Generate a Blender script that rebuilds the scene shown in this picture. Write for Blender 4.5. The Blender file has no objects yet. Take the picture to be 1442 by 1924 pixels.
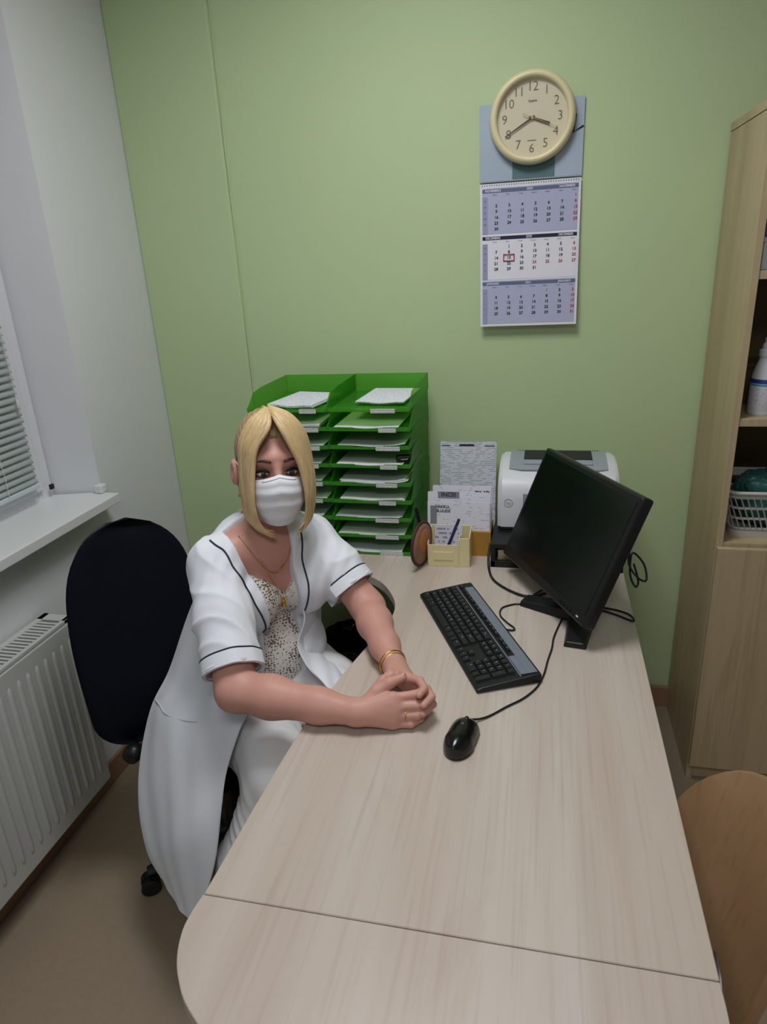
import bpy, bmesh, math, random
import numpy as np
from mathutils import Vector, Matrix, Euler
from mathutils.geometry import tessellate_polygon

SC = bpy.context.scene
COL = SC.collection
random.seed(7)
PI = math.pi

# ------------------------------------------------------------------ camera
YAW, PITCH, ROLL, FPX = math.radians(-13.741), math.radians(20.498), math.radians(-3.097), 1276.8
CAM_Z = 1.60
def _cam_axes():
    a, b, c = YAW, PITCH, ROLL
    f = Vector((math.sin(a)*math.cos(b), math.cos(a)*math.cos(b), -math.sin(b)))
    r = Vector((math.cos(a), -math.sin(a), 0)); u = r.cross(f)
    return r*math.cos(c)+u*math.sin(c), -r*math.sin(c)+u*math.cos(c), f
_r, _u, _f = _cam_axes()
cam = bpy.data.cameras.new('camera'); cam_o = bpy.data.objects.new('camera', cam); COL.objects.link(cam_o)
cam.sensor_fit = 'VERTICAL'; cam.sensor_height = 24.0; cam.sensor_width = 18.0; cam.lens = FPX/1924*24.0
cam.clip_start = 0.02
M = Matrix((( _r.x, _u.x, -_f.x, 0), (_r.y, _u.y, -_f.y, 0), (_r.z, _u.z, -_f.z, CAM_Z), (0, 0, 0, 1)))
cam_o.matrix_world = M
SC.camera = cam_o

# ------------------------------------------------------------------ world, light, exposure
wd = bpy.data.worlds.new('dusk'); SC.world = wd; wd.use_nodes = True
wd.node_tree.nodes['Background'].inputs[0].default_value = (0.30, 0.40, 0.55, 1)
wd.node_tree.nodes['Background'].inputs[1].default_value = 0.12
SC.view_settings.view_transform = 'Standard'; SC.view_settings.look = 'None'
SC.view_settings.gamma = 1.0; SC.view_settings.use_curve_mapping = False
SC.view_settings.exposure = 0.0
LAMP_COL = (0.985, 0.99, 1.0)
CEIL = 2.72
LAMPS = [(-0.35, 1.22, CEIL, 15.0), (0.15, -0.60, CEIL, 12.6)]     # x, y, z, watts
def area_lamp(x, y, z, w):
    l = bpy.data.lights.new('ceiling_lamp_light', 'AREA'); l.shape = 'SQUARE'; l.size = .56; l.energy = w; l.spread = math.radians(163); l.color = LAMP_COL
    o = bpy.data.objects.new('ceiling_lamp_light', l); COL.objects.link(o); o.location = (x, y, z-.055)
for a in LAMPS: area_lamp(*a)

# ------------------------------------------------------------------ helpers
def lin(c):
    o = []
    for v in c[:3]:
        v = v/255.0
        o.append(v/12.92 if v <= 0.04045 else ((v+0.055)/1.055)**2.4)
    return (o[0], o[1], o[2], 1.0)

MATS = {}
def mat(name, col, rough=0.6, spec=0.4, metal=0.0, noise=0.0, nscale=20.0, bump=0.0, bscale=200.0, sheen=0.0, coat=0.0, sub=0.0, stretch=None):
    if name in MATS: return MATS[name]
    m = bpy.data.materials.new(name); m.use_nodes = True; MATS[name] = m
    nt = m.node_tree; b = nt.nodes['Principled BSDF']
    b.inputs['Base Color'].default_value = lin(col); b.inputs['Roughness'].default_value = rough
    b.inputs['Specular IOR Level'].default_value = spec; b.inputs['Metallic'].default_value = metal
    b.inputs['Sheen Weight'].default_value = sheen; b.inputs['Coat Weight'].default_value = coat
    if sub: 
        b.inputs['Subsurface Weight'].default_value = sub; b.inputs['Subsurface Radius'].default_value = (0.010, 0.004, 0.002)
        b.inputs['Subsurface Scale'].default_value = 0.6
    tc = nt.nodes.new('ShaderNodeTexCoord')
    vec = tc.outputs['Object']
    if stretch:
        mp = nt.nodes.new('ShaderNodeMapping'); mp.inputs['Scale'].default_value = stretch
        nt.links.new(vec, mp.inputs[0]); vec = mp.outputs[0]
    if noise:
        n = nt.nodes.new('ShaderNodeTexNoise'); n.inputs['Scale'].default_value = nscale; n.inputs['Detail'].default_value = 4
        nt.links.new(vec, n.inputs['Vector'])
        mx = nt.nodes.new('ShaderNodeMix'); mx.data_type = 'RGBA'
        c = lin(col); lo = tuple(v*(1-noise) for v in c[:3])+(1,); hi = tuple(min(1, v*(1+noise)) for v in c[:3])+(1,)
        mx.inputs[6].default_value = lo; mx.inputs[7].default_value = hi
        nt.links.new(n.outputs['Fac'], mx.inputs[0]); nt.links.new(mx.outputs[2], b.inputs['Base Color'])
    if bump:
        n2 = nt.nodes.new('ShaderNodeTexNoise'); n2.inputs['Scale'].default_value = bscale; n2.inputs['Detail'].default_value = 3
        nt.links.new(vec, n2.inputs['Vector'])
        bp = nt.nodes.new('ShaderNodeBump'); bp.inputs['Strength'].default_value = bump; bp.inputs['Distance'].default_value = 0.002
        nt.links.new(n2.outputs['Fac'], bp.inputs['Height']); nt.links.new(bp.outputs[0], b.inputs['Normal'])
    return m

def wood(name, c1, c2, knots, grain='y', rough=0.42):
    """maple-effect laminate: long pale streaks, fine pores, a few darker smudges"""
    m = bpy.data.materials.new(name); m.use_nodes = True; MATS[name] = m
    nt = m.node_tree; b = nt.nodes['Principled BSDF']; L = nt.links.new
    b.inputs['Roughness'].default_value = rough; b.inputs['Specular IOR Level'].default_value = 0.4
    tc = nt.nodes.new('ShaderNodeTexCoord')
    def mp(s):
        k = nt.nodes.new('ShaderNodeMapping'); k.inputs['Scale'].default_value = s; L(tc.outputs['Object'], k.inputs[0]); return k.outputs[0]
    S = {'y': ((9, .7, 9), (120, 3, 120), (5, 1.6, 5)), 'z': ((9, 9, .7), (120, 120, 3), (5, 5, 1.6))}[grain]
    def nz(v, sc, det=3, dist=0.0):
        n = nt.nodes.new('ShaderNodeTexNoise'); n.inputs['Scale'].default_value = sc; n.inputs['Detail'].default_value = det
        n.inputs['Distortion'].default_value = dist; L(v, n.inputs['Vector']); return n.outputs['Fac']
    def ramp(f, a, bb):
        r = nt.nodes.new('ShaderNodeMapRange'); r.inputs[1].default_value = a; r.inputs[2].default_value = bb; L(f, r.inputs[0]); return r.outputs[0]
    def mix(f, A, B):
        x = nt.nodes.new('ShaderNodeMix'); x.data_type = 'RGBA'; L(f, x.inputs[0])
        for i, v in ((6, A), (7, B)):
            if isinstance(v, tuple): x.inputs[i].default_value = v
            else: L(v, x.inputs[i])
        return x.outputs[2]
    c = mix(ramp(nz(mp(S[0]), 1.0, 3, .6), .35, .65), lin(c1), lin(c2))
    f2 = ramp(nz(mp(S[1]), 1.0, 2), .52, .75)
    mul = nt.nodes.new('ShaderNodeMath'); mul.operation = 'MULTIPLY'; mul.inputs[1].default_value = .35; L(f2, mul.inputs[0])
    c = mix(mul.outputs[0], c, lin(knots))
    f3 = ramp(nz(mp(S[2]), 1.0, 5, 1.2), .62, .78)
    mul2 = nt.nodes.new('ShaderNodeMath'); mul2.operation = 'MULTIPLY'; mul2.inputs[1].default_value = .55; L(f3, mul2.inputs[0])
    c = mix(mul2.outputs[0], c, lin(knots))
    L(c, b.inputs['Base Color'])
    return m

def printed(name, paper, ink, sx=1.0, sz=1.0, axis='xz', dens=.5, margin=None):
    """paper with rows of small illegible print"""
    m = bpy.data.materials.new(name); m.use_nodes = True; MATS[name] = m
    nt = m.node_tree; b = nt.nodes['Principled BSDF']; L = nt.links.new
    b.inputs['Roughness'].default_value = .7; b.inputs['Specular IOR Level'].default_value = .2
    tc = nt.nodes.new('ShaderNodeTexCoord'); sp = nt.nodes.new('ShaderNodeSeparateXYZ'); L(tc.outputs['Object'], sp.inputs[0])
    row = sp.outputs[{'x': 0, 'y': 1, 'z': 2}[axis[1]]]; colm = sp.outputs[{'x': 0, 'y': 1, 'z': 2}[axis[0]]]
    def mth(op, a, v=None):
        n = nt.nodes.new('ShaderNodeMath'); n.operation = op
        L(a, n.inputs[0]) if not isinstance(a, float) else setattr(n.inputs[0], 'default_value', a)
        if v is not None:
            L(v, n.inputs[1]) if not isinstance(v, float) else setattr(n.inputs[1], 'default_value', v)
        return n.outputs[0]
    r = mth('MULTIPLY', row, 1.0/(0.008*sz)); fr = mth('FRACT', r); line = mth('LESS_THAN', fr, .45); idx = mth('FLOOR', r)
    cb = nt.nodes.new('ShaderNodeCombineXYZ'); L(mth('MULTIPLY', colm, 1.0/(0.010*sx)), cb.inputs[0]); L(mth('MULTIPLY', idx, 7.31), cb.inputs[1])
    n = nt.nodes.new('ShaderNodeTexNoise'); n.inputs['Scale'].default_value = 1.0; n.inputs['Detail'].default_value = 2; L(cb.outputs[0], n.inputs['Vector'])
    w = mth('GREATER_THAN', n.outputs['Fac'], 1-dens); f = mth('MULTIPLY', mth('MULTIPLY', line, w), .6)
    x = nt.nodes.new('ShaderNodeMix'); x.data_type = 'RGBA'; L(f, x.inputs[0]); x.inputs[6].default_value = lin(paper); x.inputs[7].default_value = lin(ink)
    L(x.outputs[2], b.inputs['Base Color'])
    return m

def plastic_clear(name, col, trans=.35, rough=.25, tint=None):
    m = bpy.data.materials.new(name); m.use_nodes = True; MATS[name] = m
    nt = m.node_tree; b = nt.nodes['Principled BSDF']; out = nt.nodes['Material Output']; L = nt.links.new
    b.inputs['Base Color'].default_value = lin(col); b.inputs['Roughness'].default_value = rough
    tl = nt.nodes.new('ShaderNodeBsdfTranslucent'); tl.inputs[0].default_value = lin(col)
    tr = nt.nodes.new('ShaderNodeBsdfTransparent'); c = lin(col); tr.inputs[0].default_value = tint+(1,) if tint else tuple(min(1, v**.5) for v in c[:3])+(1,)
    a = nt.nodes.new('ShaderNodeMixShader'); a.inputs[0].default_value = .35; L(b.outputs[0], a.inputs[1]); L(tl.outputs[0], a.inputs[2])
    d = nt.nodes.new('ShaderNodeMixShader'); d.inputs[0].default_value = trans; L(a.outputs[0], d.inputs[1]); L(tr.outputs[0], d.inputs[2])
    L(d.outputs[0], out.inputs[0]); return m

def tag(o, label=None, cat=None, group=None, kind=None):
    if label: o['label'] = label
    if cat: o['category'] = cat
    if group: o['group'] = group
    if kind: o['kind'] = kind
    return o

def empty(name, loc=(0, 0, 0), rz=0.0, label=None, cat=None, group=None, kind=None, rot=None):
    o = bpy.data.objects.new(name, None); COL.objects.link(o)
    mw = Matrix.Translation(Vector(loc)) @ (rot.to_4x4() if rot is not None else Matrix.Rotation(rz, 4, 'Z'))
    o.matrix_basis = mw; o.empty_display_size = .05
    WM[o.name] = mw
    return tag(o, label, cat, group, kind)

WM = {}
def wmat(o):
    return WM.get(o.name, Matrix.Identity(4)) if o is not None else Matrix.Identity(4)

def obj(name, verts, faces, material, parent=None, world=False, smooth=False, label=None, cat=None, group=None, kind=None, bevel=0.0, seg=2, weld=False):
    """verts in the parent's own space (world=True: given in world space and brought into it)"""
    me = bpy.data.meshes.new(name)
    if world and parent is not None:
        inv = wmat(parent).inverted(); verts = [inv @ Vector(v) for v in verts]
    me.from_pydata([tuple(v) for v in verts], [], [tuple(f) for f in faces])
    if weld or bevel:
        bm = bmesh.new(); bm.from_mesh(me)
        if weld: bmesh.ops.remove_doubles(bm, verts=bm.verts, dist=1e-5)
        bmesh.ops.recalc_face_normals(bm, faces=bm.faces)
        if bevel:
            ed = [e for e in bm.edges if len(e.link_faces) == 2 and e.calc_face_angle(0) > .5]
            bmesh.ops.bevel(bm, geom=ed, offset=bevel, segments=seg, profile=.5, affect='EDGES', clamp_overlap=True)
        bm.to_mesh(me); bm.free()
    me.validate(); me.update()
    if smooth:
        me.polygons.foreach_set('use_smooth', [True]*len(me.polygons))
        if smooth == 'auto':
            me.set_sharp_from_angle(angle=math.radians(40))
    if isinstance(material, str): material = MATS[material]
    me.materials.append(material)
    o = bpy.data.objects.new(name, me); COL.objects.link(o)
    if parent is not None:
        o.parent = parent; WM[o.name] = wmat(parent).copy()
    return tag(o, label, cat, group, kind)

def share(src, name, parent, mtx=None):
    """a further object on the same mesh data, under parent"""
    o = bpy.data.objects.new(name, src.data); COL.objects.link(o); o.parent = parent
    if mtx is not None: o.matrix_basis = mtx
    return o

BOXF = [(0, 3, 2, 1), (4, 5, 6, 7), (0, 1, 5, 4), (1, 2, 6, 5), (2, 3, 7, 6), (3, 0, 4, 7)]
def boxv(x0, x1, y0, y1, z0, z1):
    return [(x0, y0, z0), (x1, y0, z0), (x1, y1, z0), (x0, y1, z0), (x0, y0, z1), (x1, y0, z1), (x1, y1, z1), (x0, y1, z1)]
class MB:
    def __init__(s): s.v = []; s.f = []
    def add(s, v, f):
        k = len(s.v); s.v += [Vector(p) for p in v]; s.f += [tuple(i+k for i in q) for q in f]; return s
    def box(s, *b, rot=None, at=None):
        v = [Vector(p) for p in boxv(*b)]
        if rot is not None: v = [rot @ p for p in v]
        if at is not None: v = [p+Vector(at) for p in v]
        return s.add(v, BOXF)
    def prism(s, poly, z0, z1):
        n = len(poly); v = [(p[0], p[1], z0) for p in poly]+[(p[0], p[1], z1) for p in poly]
        f = [tuple(range(n-1, -1, -1)), tuple(range(n, 2*n))]+[(i, (i+1) % n, n+(i+1) % n, n+i) for i in range(n)]
        return s.add(v, f)
    def tube(s, pts, r, n=8, closed=False, taper=None, flat=1.0):
        pts = [Vector(p) for p in pts]; m = len(pts); rings = []
        up = None
        for i, p in enumerate(pts):
            if closed: t = pts[(i+1) % m]-pts[i-1]
            else: t = pts[min(i+1, m-1)]-pts[max(i-1, 0)]
            t.normalize()
            if up is None:
                up = Vector((0, 0, 1)) if abs(t.z) < .9 else Vector((1, 0, 0))
            sd = t.cross(up); sd.normalize(); up2 = sd.cross(t); up = up2
            rr = r if taper is None else taper[i]
            rings.append([p+(sd*math.cos(a)+up2*math.sin(a)*flat)*rr for a in [2*PI*k/n for k in range(n)]])
        v = [q for R in rings for q in R]; f = []
        for i in range(m if closed else m-1):
            j = (i+1) % m
            for k in range(n): f.append((i*n+k, i*n+(k+1) % n, j*n+(k+1) % n, j*n+k))
        if not closed: f += [tuple(range(n-1, -1, -1)), tuple((m-1)*n+k for k in range(n))]
        return s.add(v, f)
    def lathe(s, prof, n=32, axis='z', at=(0, 0, 0), caps=True):
        v = []; f = []
        for (r, h) in prof:
            for k in range(n):
                a = 2*PI*k/n; c, d = r*math.cos(a), r*math.sin(a)
                p = {'z': (c, d, h), 'y': (c, h, d), 'x': (h, c, d)}[axis]; v.append(Vector(p)+Vector(at))
        m = len(prof)
        for i in range(m-1):
            for k in range(n): f.append((i*n+k, i*n+(k+1) % n, (i+1)*n+(k+1) % n, (i+1)*n+k))
        if caps: f += [tuple(range(n-1, -1, -1)), tuple((m-1)*n+k for k in range(n))]
        return s.add(v, f)
    def grid(s, rows, closed_u=False):
        n = len(rows[0]); v = [p for R in rows for p in R]; f = []
        for i in range(len(rows)-1):
            for k in range(n if closed_u else n-1):
                f.append((i*n+k, i*n+(k+1) % n, (i+1)*n+(k+1) % n, (i+1)*n+k))
        return s.add(v, f)
    def out(s, name, material, parent=None, **kw): return obj(name, s.v, s.f, material, parent, **kw)

def box(name, b, material, parent=None, bevel=.002, **kw):
    return MB().box(*b).out(name, material, parent, bevel=bevel, **kw)

def spline(pts, n=8, closed=False):
    pts = [Vector(p) for p in pts]; m = len(pts); o = []
    rng = m if closed else m-1
    for i in range(rng):
        if closed: a, b, c, d = pts[i-1], pts[i], pts[(i+1) % m], pts[(i+2) % m]
        else: a, b, c, d = pts[max(i-1, 0)], pts[i], pts[i+1], pts[min(i+2, m-1)]
        for k in range(n):
            t = k/n
            o.append(.5*((2*b)+(-a+c)*t+(2*a-5*b+4*c-d)*t*t+(-a+3*b-3*c+d)*t**3))
    if not closed: o.append(pts[-1])
    return o

def sheet(mb, rows, t, closed=False):
    """grid of points made into a slab of thickness t along the local normal (both faces and the rim)"""
    R, C = len(rows), len(rows[0]); P = [[Vector(p) for p in r] for r in rows]; N = []
    for i in range(R):
        q = []
        for j in range(C):
            du = P[i][min(j+1, C-1)]-P[i][max(j-1, 0)]; dv = P[min(i+1, R-1)][j]-P[max(i-1, 0)][j]
            n = du.cross(dv); n.normalize() if n.length > 1e-9 else None; q.append(n)
        N.append(q)
    v = [P[i][j]+N[i][j]*t/2 for i in range(R) for j in range(C)]+[P[i][j]-N[i][j]*t/2 for i in range(R) for j in range(C)]
    f = []; K = R*C; ix = lambda i, j: i*C+j
    for i in range(R-1):
        for j in range(C-1):
            a, b, c, d = ix(i, j), ix(i, j+1), ix(i+1, j+1), ix(i+1, j); f += [(a, b, c, d), (K+d, K+c, K+b, K+a)]
    for j in range(C-1):
        f += [(ix(0, j+1), ix(0, j), K+ix(0, j), K+ix(0, j+1)), (ix(R-1, j), ix(R-1, j+1), K+ix(R-1, j+1), K+ix(R-1, j))]
    for i in range(R-1):
        f += [(ix(i, 0), ix(i+1, 0), K+ix(i+1, 0), K+ix(i, 0)), (ix(i+1, C-1), ix(i, C-1), K+ix(i, C-1), K+ix(i+1, C-1))]
    return mb.add(v, f)

FONT_CACHE = {}
def text_geo(s, size=1.0, bold=0.0):
    """flat triangles of a piece of lettering in the XY plane, centred on the origin"""
    k = (s, bold)
    if k not in FONT_CACHE:
        cu = bpy.data.curves.new('t', 'FONT'); cu.body = s; cu.size = 1.0; cu.resolution_u = 2; cu.offset = bold; cu.align_x = 'CENTER'; cu.align_y = 'CENTER'
        o = bpy.data.objects.new('t', cu); COL.objects.link(o)
        bpy.context.view_layer.update()
        me = o.to_mesh(); v = [tuple(p.co) for p in me.vertices]; f = [tuple(p.vertices) for p in me.polygons]; o.to_mesh_clear()
        bpy.data.objects.remove(o); bpy.data.curves.remove(cu)
        FONT_CACHE[k] = (v, f)
    v, f = FONT_CACHE[k]
    return [Vector((p[0]*size, p[1]*size, 0)) for p in v], f
def put_text(mb, s, size, at, ex, ey, bold=0.0, sx=1.0):
    v, f = text_geo(s, size, bold); ex = Vector(ex); ey = Vector(ey); at = Vector(at)
    mb.add([at+ex*p.x*sx+ey*p.y for p in v], f)

# ------------------------------------------------------------------ materials
mat('green_paint', (188, 207, 162), .55, .3, noise=.03, nscale=3, bump=.08, bscale=260)
mat('white_paint', (222, 224, 227), .6, .3, noise=.03, nscale=4, bump=.06, bscale=240)
mat('ceiling_paint', (225, 225, 222), .8, .2)
mat('lino', (146, 130, 110), .55, .35, noise=.10, nscale=60, bump=.03, bscale=300)
mat('skirting', (150, 118, 92), .5, .3, noise=.06, nscale=30)
mat('upvc', (220, 222, 228), .35, .5)
mat('sill_white', (222, 225, 226), .35, .5)
mat('radiator_enamel', (190, 192, 188), .35, .5)
mat('dark_gap', (25, 27, 30), .7)
mat('blind_slat', (205, 212, 216), .45, .4)
mat('cord_white', (215, 215, 210), .7)
wood('maple_desk', (200, 189, 180), (188, 174, 161), (164, 141, 122), 'y', .36)
wood('maple_end', (200, 189, 182), (188, 173, 161), (166, 142, 126), 'y', .36)
wood('maple_cup', (188, 170, 136), (174, 154, 120), (144, 118, 84), 'z', .45)
mat('edge_band', (205, 186, 156), .45, .4, noise=.05, nscale=20)
mat('dark_back', (96, 82, 60), .7, .2)
mat('steel', (150, 150, 150), .35, .5, metal=.8)
mat('black_plastic', (22, 23, 25), .4, .4, noise=.1, nscale=50)
mat('black_gloss', (12, 13, 14), .2, .5)
mat('white_paper', (226, 226, 232), .75, .2)
mat('pale_paper', (214, 214, 224), .75, .2)
plastic_clear('green_plastic', (96, 180, 70), .55, .2, (.70, .97, .50))

# ------------------------------------------------------------------ room shell
YW, XL, XR, YF = 2.28, -1.37, 2.3, -2.2
RV0, RV1 = 0.25, 1.81            # window opening along y
WZ0, WZ1 = 0.915, 2.32
box('floor', (XL-.4, XR, YF, YW, -.1, 0), 'lino', bevel=0, kind='structure')
box('ceiling', (XL-.4, XR, YF, YW, CEIL, CEIL+.1), 'ceiling_paint', bevel=0, kind='structure')
box('wall_back', (XL-.4, XR, YW, YW+.2, 0, CEIL), 'green_paint', bevel=0, kind='structure')
# the strip of wall by the window corner stands a finger's width proud, with a cracked, painted-over joint
MB().box(XL, -1.018, YW-.008, YW+.01, 0, CEIL).out('wall_corner', 'green_paint', kind='structure', bevel=.006, seg=3)
j = MB()
pts = [(-1.012+.0015*math.sin(z*9)+.001*math.sin(z*31), YW-.001, z) for z in np.arange(.1, CEIL, .06)]
j.tube(pts, .0032, 6)
j.out('trim_1', 'green_paint', kind='structure', smooth=True)
w = MB()
w.box(XL-.4, XL, YF, YW, 0, WZ0).box(XL-.4, XL, YF, YW, WZ1, CEIL).box(XL-.4, XL, YF, RV0, WZ0, WZ1)
# far jamb, splayed towards the frame
w.add([(XL-.4, 1.72, WZ0), (XL, RV1, WZ0), (XL, YW, WZ0), (XL-.4, YW, WZ0), (XL-.4, 1.72, WZ1), (XL, RV1, WZ1), (XL, YW, WZ1), (XL-.4, YW, WZ1)], BOXF)
w.out('wall_left', 'white_paint', kind='structure')
box('wall_right', (XR, XR+.1, YF, YW, 0, CEIL), 'white_paint', bevel=0, kind='structure')
box('wall_front', (XL-.4, XR, YF-.1, YF, 0, CEIL), 'white_paint', bevel=0, kind='structure')
box('baseboard_back', (XL+.012, .49, YW-.026, YW-.012, 0, .08), 'skirting', kind='structure')
box('baseboard_left', (XL, XL+.012, YF, YW-.012, 0, .08), 'skirting', kind='structure')

# ------------------------------------------------------------------ ceiling lamps (out of frame, they light the room)
def lamp(i, x, y, z, k):
    t = empty('ceiling_light', (x, y, z), label=['white louvred ceiling light over the desk', 'white louvred ceiling light behind the camera'][i], cat='light')
    box('housing', (-.3, .3, -.3, .3, -.012, 0), 'ceiling_paint', t)
    m = MATS.get('tube_glow')
    if m is None:
        m = bpy.data.materials.new('tube_glow'); m.use_nodes = True; MATS['tube_glow'] = m
        b = m.node_tree.nodes['Principled BSDF']; b.inputs['Emission Color'].default_value = LAMP_COL+(1,); b.inputs['Emission Strength'].default_value = 4.0
    for yy in (-.2, -.07, .07, .2):
        MB().tube([(-.28, yy, -.032), (.28, yy, -.032)], .016, 10).out('tube', m, t, smooth='auto')
for i, a in enumerate(LAMPS): lamp(i, *a)

# ------------------------------------------------------------------ window, sill, blind
wn = empty('window_1', (-1.52, 1.0, WZ0), kind='structure')
X0, X1 = -1.60, -1.512
fr = MB()
fr.box(X0, X1, 1.70, 1.765, .93, WZ1).box(X0, X1, RV0, .31, .93, WZ1).box(X0, X1, .31, 1.70, .93, .985).box(X0, X1, .31, 1.70, WZ1-.06, WZ1)
fr.out('window_frame', 'upvc', wn, world=True, bevel=.004)
sa = MB()
sa.box(-1.575, -1.497, 1.655, 1.712, .978, WZ1-.05).box(-1.575, -1.497, .30, .36, .978, WZ1-.05).box(-1.575, -1.497, .36, 1.655, .978, 1.036).box(-1.575, -1.497, .36, 1.655, WZ1-.12, WZ1-.05)
sa.out('sash', 'upvc', wn, world=True, bevel=.004)
gl = bpy.data.materials.new('pane_glass'); gl.use_nodes = True; MATS['pane_glass'] = gl
b = gl.node_tree.nodes['Principled BSDF']; b.inputs['Transmission Weight'].default_value = 1; b.inputs['Roughness'].default_value = .02; b.inputs['IOR'].default_value = 1.1
box('pane', (-1.552, -1.546, .36, 1.655, 1.036, WZ1-.12), 'pane_glass', wn, world=True, bevel=0)
box('hinge', (-1.498, -1.490, 1.735, 1.750, .972, .988), 'black_plastic', wn, world=True, bevel=.001)
sl = MB().prism([(-1.62, RV0-.0), (-1.37, RV0-.0), (-1.37, RV0-.06), (-1.30, RV0-.06), (-1.30, 1.80), (-1.372, 1.80), (-1.51, 1.764), (-1.62, 1.74)], WZ0, .945)
sl.out('window_sill', 'sill_white', wn, world=True, bevel=.003)
box('sill_end_cap', (-1.376, -1.348, 1.782, 1.812, .9455, .972), 'sill_white', wn, world=True, bevel=.004)

bl = empty('window_blind', (-1.483, 1.672, 1.005), label='white horizontal slat blind hanging in front of the window', cat='blind')
sp = MB()
n = 5
rows = []
for yy in (0.0, -1.26):
    rows.append([(-.0125*math.cos(a)*1.0+0.0, yy, .0) for a in [0]*0] or [Vector(((k/4-.5)*.022, yy, .0035*(1-((k/4-.5)*2)**2))) for k in range(5)])
sheet(sp, rows, .0011)
tilt = Matrix.Rotation(math.radians(58), 4, 'Y')
s0 = sp.out('slat', 'blind_slat', bl, smooth=True)
PITCHZ = .0205
s0.matrix_basis = Matrix.Translation((0, 0, .022)) @ tilt
for k in range(1, 58):
    share(s0, 'slat', bl, Matrix.Translation((random.uniform(-.0006, .0006), random.uniform(-.002, .001), .022+PITCHZ*k)) @ tilt)
box('bottom_rail', (-.012, .012, -1.26, .0, -.004, .010), 'blind_slat', bl, bevel=.003)
box('head_rail', (-.014, .014, -1.26, .0, 1.215, 1.245), 'blind_slat', bl)
for yy in (-.13, -.63, -1.13):
    MB().tube([(.013, yy+.0015*math.sin(k), .01+k*.03) for k in range(41)], .0009, 5).out('ladder_cord', 'cord_white', bl)
MB().tube([(.016, -.02, 1.2), (.017, -.022, .9), (.016, -.018, .45), (.018, -.02, .27)], .0012, 5).out('pull_cord', 'cord_white', bl)
MB().lathe([(.002, .0), (.004, -.006), (.005, -.026), (.003, -.03)], 10, at=(.018, -.02, .27)).out('cord_tassel', 'cord_white', bl, smooth=True)

# ------------------------------------------------------------------ radiator
rd = empty('radiator', (-1.315, .9, .135), label='white ribbed panel radiator with top grille under the window sill', cat='radiator')
RY0, RY1, RXF, RXB, RZ0, RZ1 = .30, 1.445, -1.268, -1.362, .135, .705
box('front_panel', (RXF-.012, RXF, RY0, RY1, RZ0, RZ1-.012), 'radiator_enamel', rd, world=True, bevel=.004)
box('back_panel', (RXB, RXB+.012, RY0, RY1, RZ0, RZ1-.02), 'radiator_enamel', rd, world=True, bevel=.004)
box('convector', (RXB+.03, RXF-.03, RY0+.06, RY1-.06, RZ0+.03, RZ1-.10), 'dark_gap', rd, world=True, bevel=0)
for yy in (RY0, RY1-.003): box('side_panel', (RXB+.004, RXF-.004, yy, yy+.003, RZ0+.02, RZ1), 'radiator_enamel', rd, world=True, bevel=.001)
tf = MB().box(RXF-.014, RXF-.002, RY0, RY1, RZ1-.010, RZ1).box(RXB+.002, RXB+.02, RY0, RY1, RZ1-.010, RZ1).box(RXB+.002, RXF-.002, RY1-.035, RY1, RZ1-.010, RZ1).box(RXB+.002, RXF-.002, RY0, RY0+.03, RZ1-.010, RZ1)
tf.out('grille_frame', 'radiator_enamel', rd, world=True, bevel=.001)
gb = None; inv = wmat(rd).inverted()
for k in range(72):
    y = RY1-.050-k*.0148
    if gb is None: gb = MB().box(-.034, .034, -.0042, .0042, -.006, 0).out('grille_bar', 'radiator_enamel', rd); o = gb
    else: o = share(gb, 'grille_bar', rd)
    o.matrix_basis = Matrix.Translation(inv @ Vector(((RXF+RXB)/2+.002, y, RZ1-.001)))
rb = None
for k in range(33):
    y = RY1-.035-k*.0335
    if rb is None:
        h = (RZ1-RZ0)-.10; mb = MB(); rows = []
        for z, r in ((-h/2, .0005), (-h/2+.006, .0042), (-h/2+.02, .006), (h/2-.02, .006), (h/2-.006, .0042), (h/2, .0005)):
            rows.append([Vector((r*.75*math.sin(a), r*1.3*math.cos(a), z)) for a in [PI*q/6 for q in range(7)]])
        mb.grid(rows); rb = mb.out('rib', 'radiator_enamel', rd, smooth=True); o = rb
    else: o = share(rb, 'rib', rd)
    o.matrix_basis = Matrix.Translation(inv @ Vector((RXF-.0005, y, (RZ0+RZ1)/2-.006)))
for yy in (.55, 1.2): box('wall_bracket', (XL+.0, RXB+.002, yy, yy+.03, RZ0+.1, RZ1-.1), 'radiator_enamel', rd, world=True, bevel=0)

# ------------------------------------------------------------------ cupboard on the right
CX0, CX1, CY0, CY1, CZ1 = .482, 1.30, 1.885, 2.268, 1.895
cb = empty('cupboard', (.89, 2.07, 0), label='tall maple cupboard with open shelves above closed doors', cat='cupboard')
for x in (CX0, CX1-.018): box('side_panel', (x, x+.018, CY0, CY1, 0, CZ1-.022), 'maple_cup', cb, world=True, bevel=.001)
box('top_panel', (CX0-.002, CX1+.002, CY0-.018, CY1, CZ1-.021, CZ1), 'maple_cup', cb, world=True, bevel=.001)
box('back_panel', (CX0+.018, CX1-.018, CY1-.006, CY1, .07, CZ1-.022), 'dark_back', cb, world=True, bevel=0)
for z in (.795, 1.142, 1.505): box('shelf', (CX0+.0185, CX1-.0185, CY0+.003, CY1-.007, z, z+.02), 'maple_cup', cb, world=True, bevel=.001)
box('bottom_shelf', (CX0+.0185, CX1-.0185, CY0+.003, CY1-.007, .075, .093), 'maple_cup', cb, world=True, bevel=.001)
box('plinth', (CX0+.0185, CX1-.0185, CY0+.012, CY0+.028, 0, .072), 'maple_cup', cb, world=True, bevel=.001)
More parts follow.
